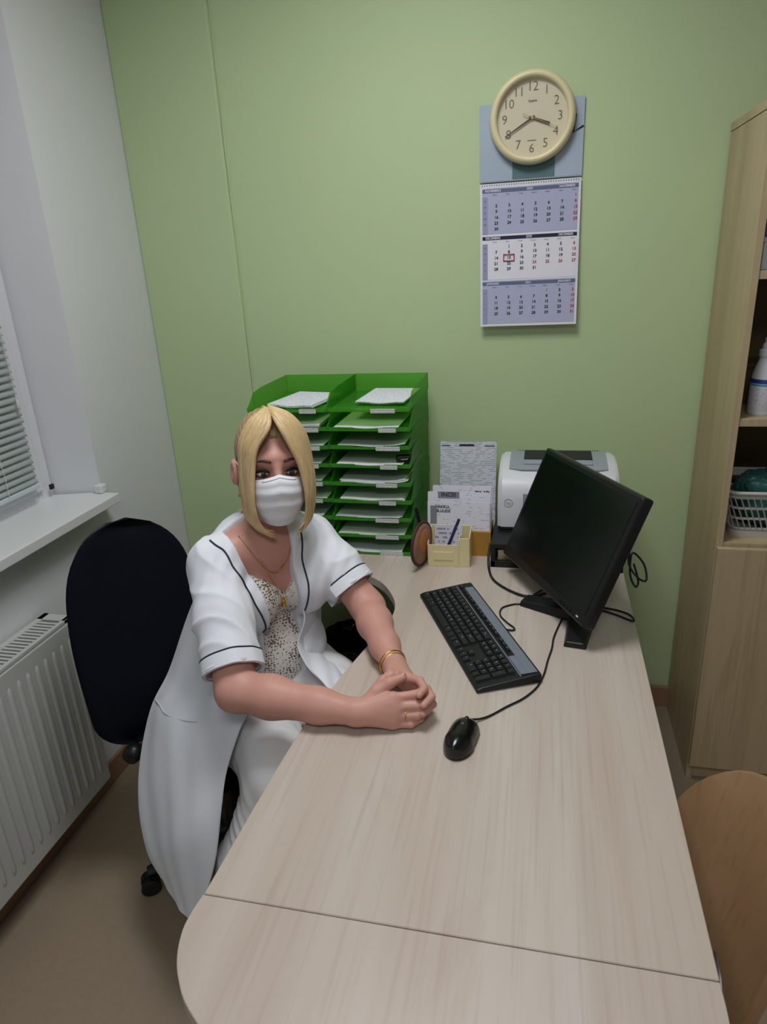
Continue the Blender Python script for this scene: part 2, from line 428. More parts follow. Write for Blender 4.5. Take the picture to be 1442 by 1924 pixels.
for a, c, hx in ((CX0+.002, .889, .85), (.893, CX1-.002, .93)):
    d = box('door', (a, c, CY0-.0195, CY0-.0015, .062, .805), 'maple_cup', cb, world=True, bevel=.0015)
    MB().tube([(hx, CY0-.02, .62), (hx, CY0-.045, .625), (hx, CY0-.045, .735), (hx, CY0-.02, .74)], .005, 8).out('handle', 'steel', d, world=True, smooth=True)

# ------------------------------------------------------------------ desk
DZ = .74; DT = .026; DR = .237
dk = empty('desk', (-.1, 1.45, 0), label='maple effect office desk with a curved front edge and rounded end', cat='desk')
left = [(-.462, .653), (-.458, .75), (-.453, .87), (-.446, .99), (-.434, 1.10), (-.414, 1.22), (-.391, 1.33), (-.368, 1.43), (-.358, 1.50), (-.364, 1.56), (-.388, 1.62), (-.432, 1.685), (-.50, 1.732), (-.60, 1.758), (-.75, 1.765), (-1.10, 1.765)]
ls = [(p.x, p.y) for p in spline([(x, y, 0) for x, y in left], 4)]
poly = [(DR, .6535), (DR, YW-.004)]+[(-1.10, YW-.016)]+ls[::-1]
m = MB().prism(poly, DZ-DT, DZ)
m.out('desktop', 'maple_desk', dk, world=True, bevel=.0012, seg=1)
left2 = [(-.463, .6515), (-.466, .625), (-.4655, .595), (-.455, .56), (-.437, .53), (-.405, .497), (-.33, .452), (-.20, .41), (-.05, .395), (.08, .405), (.16, .435), (.205, .48), (.228, .54), (.237, .60), (DR, .6515)]
ls2 = [(p.x, p.y) for p in spline([(x, y, 0) for x, y in left2], 5)]
MB().prism(ls2, DZ-DT, DZ).out('end_leaf', 'maple_end', dk, world=True, bevel=.0012, seg=1)
box('seam_bracket', (-.3, .1, .62, .69, DZ-DT-.004, DZ-DT-.0005), 'steel', dk, world=True, bevel=0)
box('back_leg', (-.02, .0, 1.72, 2.2, 0, DZ-DT-.0005), 'maple_desk', dk, world=True, bevel=.001)
box('side_leg', (-1.09, -1.072, 1.80, 2.2, 0, DZ-DT-.0005), 'maple_desk', dk, world=True, bevel=.001)
MB().tube([(-.08, .60, .02), (-.08, .60, DZ-DT-.0005)], .03, 20).out('column_leg', 'steel', dk, world=True, smooth='auto')
MB().lathe([(.22, 0), (.22, .008), (.05, .02)], 32, at=(-.08, .60, 0)).out('foot_plate', 'steel', dk, world=True, smooth='auto')

# ------------------------------------------------------------------ letter trays and the papers in them
ORD = ['bottom', 'second from the bottom', 'third from the bottom', 'fourth from the bottom', 'middle', 'fourth from the top', 'third from the top', 'second from the top', 'top']
TP = .0559; TW, TD, TH = .246, .345, .0545
mat('label_card', (222, 226, 222), .6)
printed('label_print', (226, 230, 226), (40, 48, 44), .35, .62, 'xz', .62)
printed('form_print', (224, 226, 234), (165, 168, 180), .8, .9, 'xy', .5)
def tray_mesh():
    m = MB(); t = .0022; w = TW/2
    m.box(-w+.001, w-.001, .004, TD, 0, t)                       # base
    m.box(-w+.001, w-.001, TD-t, TD, t, TH)                      # back
    pr = [(0, 0), (TD, 0), (TD, TH), (.12, TH), (.055, TH-.006), (.02, .022), (0, .012)]   # side outline (y,z)
    for x in (-w, w-t):
        n = len(pr)
        m.add([(x, p[0], p[1]) for p in pr]+[(x+t, p[0], p[1]) for p in pr], [tuple(range(n-1, -1, -1)), tuple(range(n, 2*n))]+[(i, (i+1) % n, n+(i+1) % n, n+i) for i in range(n)])
    m.box(-w+t, -.045, 0, t, 0, .012).box(.045, w-t, 0, t, 0, .012)    # front lips either side of the finger gap
    m.box(-.045, .045, 0, t, 0, .007)
    return m
tray_src = None; lab_src = None
for side, cx, nm in ((0, -.490, 'right'), (1, -.737, 'left')):
    for i in range(9):
        jx = random.uniform(-.002, .002)+(-.004*(8-i)/8 if side == 0 else .002*(i-4)/4)
        jy = random.uniform(-.003, .003)
        t = empty('letter_tray', (cx+jx, 1.866+jy, DZ+TP*i), random.uniform(-.004, .004)*1.0, label='green plastic letter tray, %s of the nine in the %s stack' % (ORD[i], nm), cat='letter tray', group='stacked green letter trays')
        if tray_src is None: tray_src = tray_mesh().out('tray_body', 'green_plastic', t, bevel=.0006, seg=1)
        else: share(tray_src, 'tray_body', t)
        lx = .040 if side == 0 else .050
        lw = random.choice((.026, .032, .036))
        l = MB().box(-lw, lw, -.0022, -.0006, -.0065, .0065).out('label_card', 'label_print', t)
        l.location = (lx+.012+random.uniform(-.008, .008), 0, .0035 if i else .0072)
        # papers lying in the tray
        if i == 8: pw, pd, px_, py_, th, rz = (.150, .215, .025, .075, .007, -.06) if side == 0 else (.150, .20, .020, .035, .008, -.18)
        else: pw, pd, px_, py_, th, rz = random.uniform(.19, .205), random.uniform(.27, .29), random.uniform(-.012, .012), random.uniform(.006, .012), random.choice((.004, .006, .005, .011)), random.uniform(-.02, .02)
        sag = random.uniform(.001, .004); m = MB(); rows = []
        c0 = MB(); R_ = Matrix.Rotation(rz, 3, 'Z')
        for layer in range(2 if th < .006 else 3):
            rows = []
            zz = .0085+th*(layer+.5)/3; off = Vector((random.uniform(-.004, .004), random.uniform(-.006, .004), 0))
            for a in range(5):
                r = []
                for b_ in range(9):
                    u = b_/8-.5; v = a/4-.5
                    curl = (.006*max(0, u-.25)**2*16 if (i in (4, 6) and side == 0) else 0)
                    droop = -.0045*math.exp(-((u)/.22)**2)*max(0, -v-.05)*2*(th < .012)
                    r.append(R_ @ (Vector((u*pw, v*pd, zz+curl+max(droop, -(zz-.0062))))+off)+Vector((px_, py_+pd/2, 0)))
                rows.append(r)
            sheet(m, rows, th/3*.9)
        p = empty('paper_stack', (cx+jx, 1.866+jy, DZ+TP*i+.0001), 0, label='white papers lying in the %s tray of the %s green stack' % (ORD[i], nm), cat='papers', group='papers in the letter trays')
        m.out('sheets', 'form_print' if i == 8 else ('white_paper' if i % 2 else 'pale_paper'), p, smooth='auto')
# a kinked yellow-green folder and a dark stapler-like clip show in two of the trays
fo = MB(); rows = []
for a in range(4):
    rows.append([Vector((-.400+.030*b_/6+.0, 1.885+a*.07, DZ+TP*4+.013+.030*(b_/6)**2)) for b_ in range(7)])
sheet(fo, rows, .0012)
mat('folder_lime', (150, 170, 40), .5); 
f_ = empty('folder', (-.40, 1.95, DZ+TP*4+.012), label='lime folder curling up in the middle tray of the right stack', cat='folder')
fo.out('cover', 'folder_lime', f_, world=True, smooth=True)
cl = empty('bulldog_clip', (-.395, 1.90, DZ+TP*5+.012), .3, label='black clip lying in the fourth tray from the top, right stack', cat='clip')
MB().box(-.022, .022, -.012, .012, 0, .020).out('clip_body', 'black_plastic', cl, bevel=.005)
MB().tube([(-.012, -.014, .012), (-.008, -.035, .016), (.008, -.035, .016), (.012, -.014, .012)], .0015, 6).out('clip_wire', 'steel', cl)

# ------------------------------------------------------------------ organiser with pens, card bundles, cardboard box, standing form
mat('cream_plastic', (226, 214, 168), .35, .4)
mat('cardboard', (176, 132, 58), .7, .2, noise=.08, nscale=25)
mat('pen_blue', (34, 44, 92), .3); mat('pen_black', (18, 18, 20), .3)
og = empty('desk_organiser', (-.254, 1.86, DZ), math.radians(2), label='cream plastic desk organiser with compartments beside the letter trays', cat='organiser')
ox0, ox1, oy0, oy1 = -.062, .062, -.058, .027
m = MB(); m.box(ox0, ox1, oy0, oy1, 0, .003); m.out('base', 'cream_plastic', og, bevel=.001)
box('front_wall', (ox0, .028, oy0, oy0+.003, .003, .070), 'cream_plastic', og, bevel=.001)
box('front_wall', (.031, ox1, oy0, oy0+.003, .003, .092), 'cream_plastic', og, bevel=.001)
box('divider', (.028, .031, oy0, oy1, .003, .085), 'cream_plastic', og, bevel=.001)
box('back_wall', (ox0, ox1, oy1-.003, oy1, .003, .100), 'cream_plastic', og, bevel=.001)
for x in (ox0, ox1-.003):
    z1, z0 = .098, (.072 if x < 0 else .094); n = 4
    pr = [(oy0, .003), (oy1, .003), (oy1, z1), (oy0, z0)]
    MB().add([(x, p[0], p[1]) for p in pr]+[(x+.003, p[0], p[1]) for p in pr], [(3, 2, 1, 0), (4, 5, 6, 7)]+[(i, (i+1) % 4, 4+(i+1) % 4, 4+i) for i in range(4)]).out('side_wall', 'cream_plastic', og, bevel=.001)
box('embossed_plate', (-.045, .012, oy0-.0018, oy0+.001, .022, .048), 'cream_plastic', og, bevel=.0008)
def pen(name, a, b, r, mt, label, capmt):
    a, b = Vector(a), Vector(b); d = (b-a).normalized()
    t = empty(name, a, label=label, cat='pen')
    MB().tube([a, a+d*.012, b-d*.03, b], r, 10, taper=[r*.25, r, r, r*.9]).out('barrel', mt, t, world=True, smooth='auto')
    MB().tube([b-d*.042, b-d*.002], r*1.12, 10).out('cap', capmt, t, world=True, smooth='auto')
pen('pen', (-.275, 1.835, .750), (-.228, 1.87, .866), .0042, 'pen_blue', 'dark blue pen leaning in the cream desk organiser', 'pen_blue')
cd = empty('card', (-.25, 1.845, .744), label='small printed card standing in the front compartment of the organiser', cat='card')
printed('card_print', (206, 206, 222), (40, 50, 90), .9, 1.6, 'xz', .5)
MB().box(-.05, .032, -.001, .001, 0, .105, rot=Matrix.Rotation(math.radians(-10), 3, 'X')).out('sheet', 'card_print', cd)

cbx = empty('cardboard_box', (-.235, 1.94, DZ), label='brown cardboard box behind the organiser carrying card bundles', cat='box')
box('box_body', (-.085, .098, -.05, .06, 0, .078), 'cardboard', cbx, bevel=.002)
box('box_flap', (-.085, .098, -.051, -.0495, .0, .078), 'cardboard', cbx, bevel=.0005)
printed('env_print', (222, 222, 234), (156, 158, 172), 1.9, .8, 'xz', .42)
mat('ink', (40, 40, 46), .7); mat('ink_grey', (128, 130, 140), .7); mat('ink_blue', (62, 68, 104), .7)
def bundle(name, cx, y, z0, w, h, t, lean, n, label, strip=None, words=None):
    e = empty(name, (cx, y, z0), rot=(Matrix.Rotation(lean, 3, 'X')), label=label, cat='cards')
    for k in range(n):
        yy = k*t/n
        box('card', (-w/2+random.uniform(-.002, .002), w/2+random.uniform(-.002, .002), yy, yy+t/n*.8, 0, h-random.uniform(0, .004)-k*.0015), 'env_print' if k == 0 else 'white_paper', e, bevel=0)
    if strip:
        s = box('tag_strip', (strip[0], strip[1], -.0016, -.0004, strip[2], strip[3]), 'ink_grey' if strip[4] else 'pale_paper', e, bevel=0)
        tm = MB(); put_text(tm, words, (strip[3]-strip[2])*.95, ((strip[0]+strip[1])/2, -.0019, (strip[2]+strip[3])/2), (1, 0, 0), (0, 0, 1), .02); tm.out('lettering', 'ink', s)
    return e
bundle('card_bundle', -.232, 1.975, .8185, .182, .112, .020, math.radians(-8), 6, 'rear bundle of white record cards standing on the cardboard box', (.035, .088, .074, .100, 0), 'PNP')
bundle('card_bundle', -.236, 1.930, .8185, .190, .108, .016, math.radians(-8), 5, 'middle bundle of white record cards with a grey tag on the cardboard box', (-.065, .0, .088, .107, 1), 'INCIII')
bd = bundle('card_bundle', -.234, 1.896, .8185, .186, .090, .014, math.radians(-7), 4, 'front bundle of white record cards behind the organiser')
tm = MB(); put_text(tm, 'VAKKU-', .012, (-.048, -.0008, .072), (1, 0, 0), (0, 0, 1), .03); put_text(tm, 'SLUUDS', .012, (-.046, -.0008, .059), (1, 0, 0), (0, 0, 1), .03)
tm.out('lettering', 'ink', bd)
MB().box(-.085, -.066, -.0012, -.0002, .02, .075).out('grey_column', 'ink_grey', bd)
# tall printed form standing against the wall
sh = empty('printed_form', (-.236, 2.145, DZ), rot=Matrix.Rotation(math.radians(-14), 3, 'X'), label='tall printed form leaning on the wall left of the printer', cat='paper')
printed('form2', (206, 210, 220), (132, 136, 150), 2.2, .8, 'xz', .5)
MB().box(-.094, .094, 0, .0016, 0.0, .279).out('sheet', 'form2', sh)
tm = MB()
tm.box(-.03, .02, -.0008, -.0002, .263, .270).box(-.088, -.06, -.0008, -.0002, .263, .266).box(.055, .088, -.0008, -.0002, .263, .266)
tm.out('heading', 'ink', sh)
fh = empty('form_holder', (-.236, 2.12, DZ), label='clear acrylic stand holding the tall printed form', cat='stand')
plastic_clear('acrylic', (200, 205, 205), .8, .1)
box('foot', (-.097, .097, -.02, .06, 0, .003), 'acrylic', fh, bevel=.001)
# round patterned pouch on its edge by the organiser, with a black marker behind
mat('pouch_skin', (150, 112, 92), .6, .3, noise=.35, nscale=70); mat('pouch_dark', (70, 44, 40), .6, noise=.3, nscale=60); mat('pouch_orange', (190, 120, 70), .6)
pc = empty('round_pouch', (-.331, 1.80, DZ), math.radians(74), label='small round brown pouch standing on edge left of the organiser', cat='pouch')
mm = MB(); mm.lathe([(.001, -.010), (.040, -.010), (.058, -.006), (.064, 0), (.058, .006), (.040, .010), (.001, .010)], 28, 'y', (0, 0, .072)); mm.v = [Vector((p.x, p.y, p.z*1.0)) for p in mm.v]
mm.out('pouch_body', 'pouch_skin', pc, smooth=True)
MB().tube([(.064*math.cos(a), 0, .072+.064*math.sin(a)) for a in [2*PI*k/36 for k in range(36)]], .0045, 8, closed=True).out('rim', 'pouch_dark', pc, smooth=True)
MB().lathe([(.001, -.0125), (.03, -.0125), (.034, -.0105)], 20, 'y', (.0, 0, .085)).out('patch', 'pouch_orange', pc, smooth='auto')
pen('marker_pen', (-.322, 1.850, .745), (-.352, 1.845, .905), .0055, 'pen_black', 'black marker standing behind the round pouch', 'pen_black')

# ------------------------------------------------------------------ printer on a black stand
mat('printer_white', (216, 218, 224), .4, .4); mat('printer_grey', (150, 156, 166), .45, .4); mat('printer_dark', (26, 28, 32), .5); mat('printer_mid', (96, 100, 108), .5)
ps = empty('printer_stand', (.05, 1.98, DZ), math.radians(0), label='low black open stand under the printer', cat='stand')
sx0, sx1, sy0, sy1, sh_ = -.182, .185, -.165, .15, .074
box('top_plate', (sx0, sx1, sy0, sy1, sh_-.014, sh_), 'black_plastic', ps)
box('bottom_rail', (sx0, sx1, sy0, sy0+.014, 0, .020), 'black_plastic', ps)
for x in (sx0, sx1-.014): box('side_plate', (x, x+.014, sy0, sy1, 0, sh_-.0145), 'black_plastic', ps)
box('back_plate', (sx0+.0145, sx1-.0145, sy1-.008, sy1, 0, sh_-.0145), 'black_plastic', ps, bevel=.001)
bxs = empty('small_box', (-.082, 1.87, DZ), .05, label='small cream box stored inside the black printer stand', cat='box')
box('box_body', (-.032, .032, -.03, .03, 0, .038), 'cream_plastic', bxs); box('box_lid', (-.033, .033, -.031, .031, .0382, .046), 'cream_plastic', bxs)
pt = empty('printer', (.052, 1.92, DZ+sh_), 0, label='white and grey laser printer behind the monitor', cat='printer')
pw, pd, ph = .172, .235, .185
# body with a rounded, slightly bowed front and chamfered top
prof = [(0, .012), (.0, .095), (.004, .128), (.016, .150), (.05, .168), (.12, .182), (.20, .186), (.232, .180), (.235, .012)]
n = len(prof); xs = [-pw, -pw+.012, -.06, .06, pw-.012, pw]; rows = []
for k, x in enumerate(xs):
    ins = .010 if k in (0, 5) else 0
    rows.append([Vector((x, min(max(y+(ins if y < .1 else -ins*.6), 0), .235), z-(ins*.8 if z > .1 else 0))) for y, z in prof])
m = MB()
for r in range(len(rows)-1):
    k = len(m.v)
    m.add(rows[r]+rows[r+1], [(i, (i+1) % n, n+(i+1) % n, n+i) for i in range(n)])
m.add(rows[0], [tuple(range(n))]); m.add(rows[-1], [tuple(range(n-1, -1, -1))])
pb = m.out('printer_body', 'printer_white', pt, weld=True, smooth='auto')
box('plinth', (-pw+.008, pw-.008, .012, .22, 0, .0118), 'printer_mid', pt)
# grey top with output slot
tp = MB()
rows = []
for (y, z) in [(.055, .1735), (.09, .180), (.14, .187), (.20, .190), (.222, .1865)]:
    rows.append([Vector((x, y+(.012 if abs(x) > .12 and y < .08 else 0), z)) for x in np.linspace(-.142, .142, 9)])
sheet(tp, rows, .004); tp.out('top_panel', 'printer_grey', pt, smooth='auto')
MB().box(-.100, .100, 0, .078, -.001, .0045, rot=Matrix.Rotation(math.radians(4), 3, 'X'), at=(0, .116, .1862)).out('output_slot', 'printer_dark', pt)
MB().box(-.100, .100, 0, .030, -.001, .003, rot=Matrix.Rotation(math.radians(8), 3, 'X'), at=(0, .086, .1822)).out('output_ramp', 'printer_grey', pt, bevel=.001)
v = MB()
for x in np.linspace(-.12, .12, 34): v.box(x-.0015, x+.0015, .208, .216, .190, .1915)
v.out('vent_slots', 'printer_dark', pt, kind='stuff')
box('front_recess', (-.098, .098, -.0018, .006, .034, .118), 'printer_grey', pt, bevel=.002)
box('paper_mouth', (-.092, .092, -.003, .004, .036, .086), 'printer_dark', pt, bevel=.001)
MB().box(-.088, .088, -.085, 0, 0, .004, rot=Matrix.Rotation(math.radians(28), 3, 'X'), at=(0, 0, .040)).out('paper_tray', 'printer_grey', pt, bevel=.001)
MB().box(-.062, .062, -.02, .0, .0, .050, rot=Matrix.Rotation(math.radians(25), 3, 'X'), at=(0, -.012, .042)).out('paper_guide', 'printer_white', pt, bevel=.002)
MB().tube([(-.140+.012*math.cos(a), -.0002, .088+.012*math.sin(a)) for a in [2*PI*k/24 for k in range(24)]], .0009, 6, closed=True).out('logo_ring', 'printer_grey', pt)
tm = MB(); put_text(tm, 'hp', .014, (-.140, -.0008, .088), (1, 0, 0), (0, 0, 1)); tm.out('logo', 'printer_grey', pt)

# ------------------------------------------------------------------ monitor
mt_ = empty('monitor', (.085, 1.50, DZ), label='black flat monitor turned towards the woman at the desk', cat='monitor')
BL, BR = Vector((-.080, 1.765, .800)), Vector((.099, 1.369, .800)); TL, TR = Vector((.008, 1.835, 1.10)), Vector((.215, 1.470, 1.10))
ex = ((BR-BL)+(TR-TL)); ex.normalize(); up = ((TL+TR)-(BL+BR)); up -= ex*up.dot(ex); up.normalize(); nrm = ex.cross(up)   # nrm towards the viewer side
ctr = (BL+BR+TL+TR)/4; MW, MH = .446, .320
if nrm.dot(Vector((-1, -.4, 0))) < 0: nrm = -nrm
RM = Matrix((ex, nrm, up)).transposed()       # local: x along the width, y out of the screen, z up
def mon(mb, name, material, parent=mt_, **kw):
    mb.v = [ctr+RM @ Vector(p) for p in mb.v]; return mb.out(name, material, parent, world=True, **kw)
mon(MB().box(-MW/2, MW/2, -.030, 0, -MH/2, MH/2), 'bezel', 'black_plastic', bevel=.006)
mon(MB().box(-MW/2+.014, MW/2-.014, -.001, .0012, -MH/2+.026, MH/2-.014), 'screen', 'black_gloss', bevel=.0004, seg=1)
mon(MB().box(-.12, .12, -.055, -.0305, -.10, .09), 'rear_housing', 'black_plastic', bevel=.01)
mat('led', (200, 215, 220), .3)
mon(MB().box(.182, .190, .0, .0016, -MH/2+.012, -MH/2+.015), 'power_led', 'led')
btn = MB()
for k in range(4): btn.box(.105+k*.014, .114+k*.014, 0, .0015, -MH/2+.010, -MH/2+.015)
mon(btn, 'buttons', 'black_gloss')
# stand: column behind the screen and a two-armed foot
bc = ctr-nrm*.06-up*.06
MB().tube([bc+up*.04, bc-up*.08, Vector((bc.x-.01, bc.y, DZ+.06)), Vector((bc.x-.02, bc.y-.01, DZ+.035))], .030, 12, taper=[.026, .026, .026, .026]).out('stand_column', 'black_plastic', mt_, world=True, smooth='auto')
J = Vector((.112, 1.545)); A_, B_ = Vector((-.030, 1.612)), Vector((.090, 1.402))
def arm(mb, P, Q, w0, w1, h0, h1):
    d = (Q-P).normalized(); s = Vector((-d.y, d.x)); v = []
    for (p, w, h) in ((P, w0, h0), (Q, w1, h1)):
        v += [(p.x+s.x*w, p.y+s.y*w, DZ), (p.x-s.x*w, p.y-s.y*w, DZ), (p.x-s.x*w*.8, p.y-s.y*w*.8, DZ+h), (p.x+s.x*w*.8, p.y+s.y*w*.8, DZ+h)]
    mb.add(v, [(0, 1, 2, 3), (7, 6, 5, 4), (0, 4, 5, 1), (1, 5, 6, 2), (2, 6, 7, 3), (3, 7, 4, 0)])
for Q in (A_, B_):
    m = MB(); arm(m, J, Q, .034, .026, .032, .014); m.out('foot_arm', 'black_plastic', mt_, world=True, bevel=.003)
MB().lathe([(.036, 0), (.036, .018), (.030, .032)], 20, at=(J.x-.004, J.y+.004, DZ)).out('foot_hub', 'black_plastic', mt_, world=True, smooth='auto')

# ------------------------------------------------------------------ keyboard
mat('key_black', (26, 29, 32), .5, .4); mat('kb_body', (20, 22, 24), .45, .4); mat('kb_silver', (128, 136, 150), .4, .5, metal=.3); mat('legend', (190, 196, 200), .6)
K0, K1, K2, K3 = Vector((-.304, 1.608)), Vector((-.113, 1.197)), Vector((.017, 1.259)), Vector((-.174, 1.662))
kx = (K1-K0).normalized(); KL = .455; KD = .145
ang = math.atan2(kx.y, kx.x); kc = (K0+K1+K2+K3)/4
kb = empty('keyboard', (kc.x, kc.y, DZ), ang, label='black keyboard with a silver top strip in front of the monitor', cat='keyboard')
# local x along the keyboard (towards the camera), local y away from the woman
prof = [(-KD/2, .002), (-KD/2, .009), (-KD/2+.012, .013), (KD/2-.02, .022), (KD/2, .022), (KD/2, .002)]
m = MB(); n = len(prof)
m.add([(-KL/2, y, z) for y, z in prof]+[(KL/2, y, z) for y, z in prof], [tuple(range(n)), tuple(range(2*n-1, n-1, -1))]+[(i, n+i, n+(i+1) % n, (i+1) % n) for i in range(n)])
m.out('case', 'kb_body', kb, bevel=.003)
slope = math.atan2(.009, KD-.032)
def zk(y): return .013+(y+KD/2-.012)*math.tan(slope)
def onkb(y): return Matrix.Translation((0, y, zk(y))) @ Matrix.Rotation(slope, 4, 'X')
st = MB().box(-KL/2+.03, KL/2-.01, -.0045, .018, .0, .0018).box(KL/2-.082, KL/2-.01, -.020, -.0045, -.0006, .0018); o = st.out('silver_strip', 'kb_silver', kb, bevel=.0008, seg=1); o.matrix_basis = Matrix.Translation((0, .049, .0222))
o = MB().box(-KL/2+.012, KL/2-.006, -.0012, .0012, 0, .0016).out('silver_line', 'kb_silver', kb); o.matrix_basis = onkb(.0275)
key_src = {}
leg = MB()
def key(x, y, w, d, s=''):
    k = (round(w, 4), round(d, 4))
    if k not in key_src:
        a, b = w/2-.0011, d/2-.0011; h = .0062; i_ = .0022
        v = [(-a, -b, 0), (a, -b, 0), (a, b, 0), (-a, b, 0), (-a+i_, -b+i_*.8, h), (a-i_, -b+i_*.8, h), (a-i_, b-i_*.5, h), (-a+i_, b-i_*.5, h)]
        key_src[k] = MB().add(v, BOXF).out('key', 'key_black', kb, bevel=.0005, seg=1); o = key_src[k]
    else: o = share(key_src[k], 'key', kb)
    Mx = Matrix.Translation((x, 0, 0)) @ onkb(y); o.matrix_basis = Mx
    if s:
        tv, tf = text_geo(s, .0055 if len(s) == 1 else .0036)
        leg.add([Mx @ Vector((p.x-w*.12, p.y+d*.08, .0064)) for p in tv], tf)
u = .0186; x0 = -KL/2+.014
rowsK = ["`1234567890-=", "QWERTYUIOP[]", "ASDFGHJKL;'", "ZXCVBNM,./"]
yr = [.0135, -.0045, -.0225, -.0405, -.0585]
for i, c in enumerate(rowsK[0]): key(x0+u*(i+.5), yr[0], u, .0176, c)
key(x0+u*14, yr[0], u*2, .0176, 'Bksp')
key(x0+u*.75, yr[1], u*1.5, .0176, 'Tab')
for i, c in enumerate(rowsK[1]): key(x0+u*(i+2), yr[1], u, .0176, c)
key(x0+u*14.25, yr[1], u*1.5, .0176, '\\')
key(x0+u*.875, yr[2], u*1.75, .0176, 'Caps')
for i, c in enumerate(rowsK[2]): key(x0+u*(i+2.25), yr[2], u, .0176, c)
key(x0+u*13.875, yr[2], u*2.25, .0176, 'Enter')
key(x0+u*1.125, yr[3], u*2.25, .0176, 'Shift')
for i, c in enumerate(rowsK[3]): key(x0+u*(i+2.75), yr[3], u, .0176, c)
key(x0+u*13.625, yr[3], u*2.75, .0176, 'Shift')
xx = x0
for w, s in ((1.5, 'Ctrl'), (1.25, ''), (1.25, 'Alt'), (6, ''), (1.25, 'Alt'), (1.25, ''), (1.0, ''), (1.5, 'Ctrl')):
    key(xx+u*w/2, yr[4], u*w, .0176, s); xx += u*w
x1 = x0+u*15+.006
for r, names in ((0, ('Ins', 'Hm', 'Up')), (1, ('Del', 'End', 'Dn'))):
    for i, s in enumerate(names): key(x1+u*(i+.5), yr[r], u, .0176, s)
key(x1+u*1.5, yr[3], u, .0176, '^')
for i, s in enumerate(('<', 'v', '>')): key(x1+u*(i+.5), yr[4], u, .0176, s)
x2 = x1+u*3+.006
for r, s in enumerate(('N/*-', '789', '456', '123')):
    for i, c in enumerate(s): key(x2+u*(i+.5), yr[r], u, .0176, c if c != 'N' else 'Num')
key(x2+u*1, yr[4], u*2, .0176, '0'); key(x2+u*2.5, yr[4], u, .0176, '.')
key(x2+u*3.5, (yr[1]+yr[2])/2, u, .0356, '+'); key(x2+u*3.5, (yr[3]+yr[4])/2, u, .0356, '')
fx = x0+u*.5
key(fx, .0385, u*1.1, .0105, 'Esc')
for g in range(3):
    for i in range(4): key(x0+u*(2.1+g*4.5+i), .0385, u, .0105, 'F%d' % (g*4+i+1))
for i, s in enumerate(('Prt', 'Scr', 'Brk')): key(x1+u*(i+.5), .0385, u, .0105, s)
leg.out('key_legends', 'legend', kb, kind='stuff')
def cable(name, pts, r, label, mtn='black_plastic', n=6):
    t = empty(name, pts[0], label=label, cat='cable')
    MB().tube(spline(pts, 6), r, n).out('cord', mtn, t, world=True, smooth=True)
    return t
zc = DZ+.0028
cable('keyboard_cable', [(-.079, 1.451, DZ+.012), (-.066, 1.456, zc+.003), (-.050, 1.461, zc), (-.050, 1.473, zc), (-.068, 1.496, zc), (-.086, 1.53, zc), (-.084, 1.568, zc), (-.055, 1.592, zc), (-.035, 1.600, zc), (.0, 1.66, zc), (.06, 1.75, zc)], .0022, 'thin black keyboard cable looping towards the monitor foot')
cable('mouse_cable', [(-.1175, 1.099, DZ+.010), (-.100, 1.110, zc+.002), (-.08, 1.127, zc), (-.05, 1.160, zc), (-.018, 1.193, zc), (.008, 1.236, zc), (.022, 1.285, zc), (.030, 1.34, zc), (.039, 1.39, zc), (.044, 1.44, zc), (.058, 1.505, zc), (.066, 1.535, zc)], .0022, 'thin black mouse cable running to the monitor foot')
cable('power_cable', [(-.135, 1.85, DZ+.06), (-.138, 1.822, DZ+.03), (-.134, 1.790, zc+.001), (-.115, 1.722, zc+.001), (-.068, 1.664, zc+.001), (-.020, 1.636, zc+.002), (.02, 1.66, zc+.001), (.05, 1.70, zc)], .0036, 'thick black cable curving from the printer stand to the monitor')
mp = [ (.20, 1.60, .93), (.213, 1.62, .90), (.222, 1.63, .86), (.226, 1.60, .815), (.236, 1.57, .795), (.243, 1.60, .83), (.228, 1.64, .86), (.226, 1.60, .80), (.222, 1.58, .78), (.216, 1.61, .84)]
cable('monitor_lead', [(.145, 1.70, .90), (.19, 1.69, .935), (.215, 1.67, .93), (.226, 1.665, .88), (.228, 1.655, .84), (.250, 1.64, .812), (.272, 1.655, .80), (.266, 1.675, .835), (.236, 1.675, .865), (.232, 1.655, .815), (.244, 1.635, .79), (.252, 1.65, .80), (.240, 1.665, .84)], .0028, 'black lead hanging in loops behind the monitor')
cable('usb_lead', [(.10, 1.62, zc), (.155, 1.605, zc), (.20, 1.59, zc+.001), (.228, 1.565, zc+.003), (.232, 1.54, zc+.001), (.20, 1.565, zc), (.16, 1.59, zc)], .0026, 'black lead lying in a bight on the desk behind the monitor')

# ------------------------------------------------------------------ mouse
ms = empty('computer_mouse', (-.128, 1.046, DZ), math.radians(-72+90-10), label='black computer mouse on the desk below the keyboard', cat='mouse')
d = Vector((-.117+.139, 1.105-.986)); ms_ang = math.atan2(d.y, d.x)-PI/2
ms.matrix_basis = Matrix.Translation((-.128, 1.044, DZ)) @ Matrix.Rotation(ms_ang, 4, 'Z'); WM[ms.name] = ms.matrix_basis.copy()
m = MB(); rows = []
for k in range(29):
    t = .5-.5*math.cos(PI*k/28); y = -.056+.112*t
    wdt = .031*(max(0, 1-abs(2*t-1)**2.5))**.5*(1-.10*math.sin(PI*t)*(1 if .35 < t < .75 else .4))
    hgt = .038*(max(0, 1-abs((t-.42)/.60)**2.4))**.6
    rows.append([Vector((wdt*math.cos(a)*(1+.05*math.sin(a)), y, max(0.0015, hgt*math.sin(a)**.8 if math.sin(a) > 0 else .0015))) for a in [PI*q/14 for q in range(15)]])
m.grid(rows); n = 15
m.add([r[0] for r in rows]+[r[-1] for r in rows[::-1]], [tuple(range(58))])
m.out('shell', 'black_gloss', ms, smooth=True, weld=True)
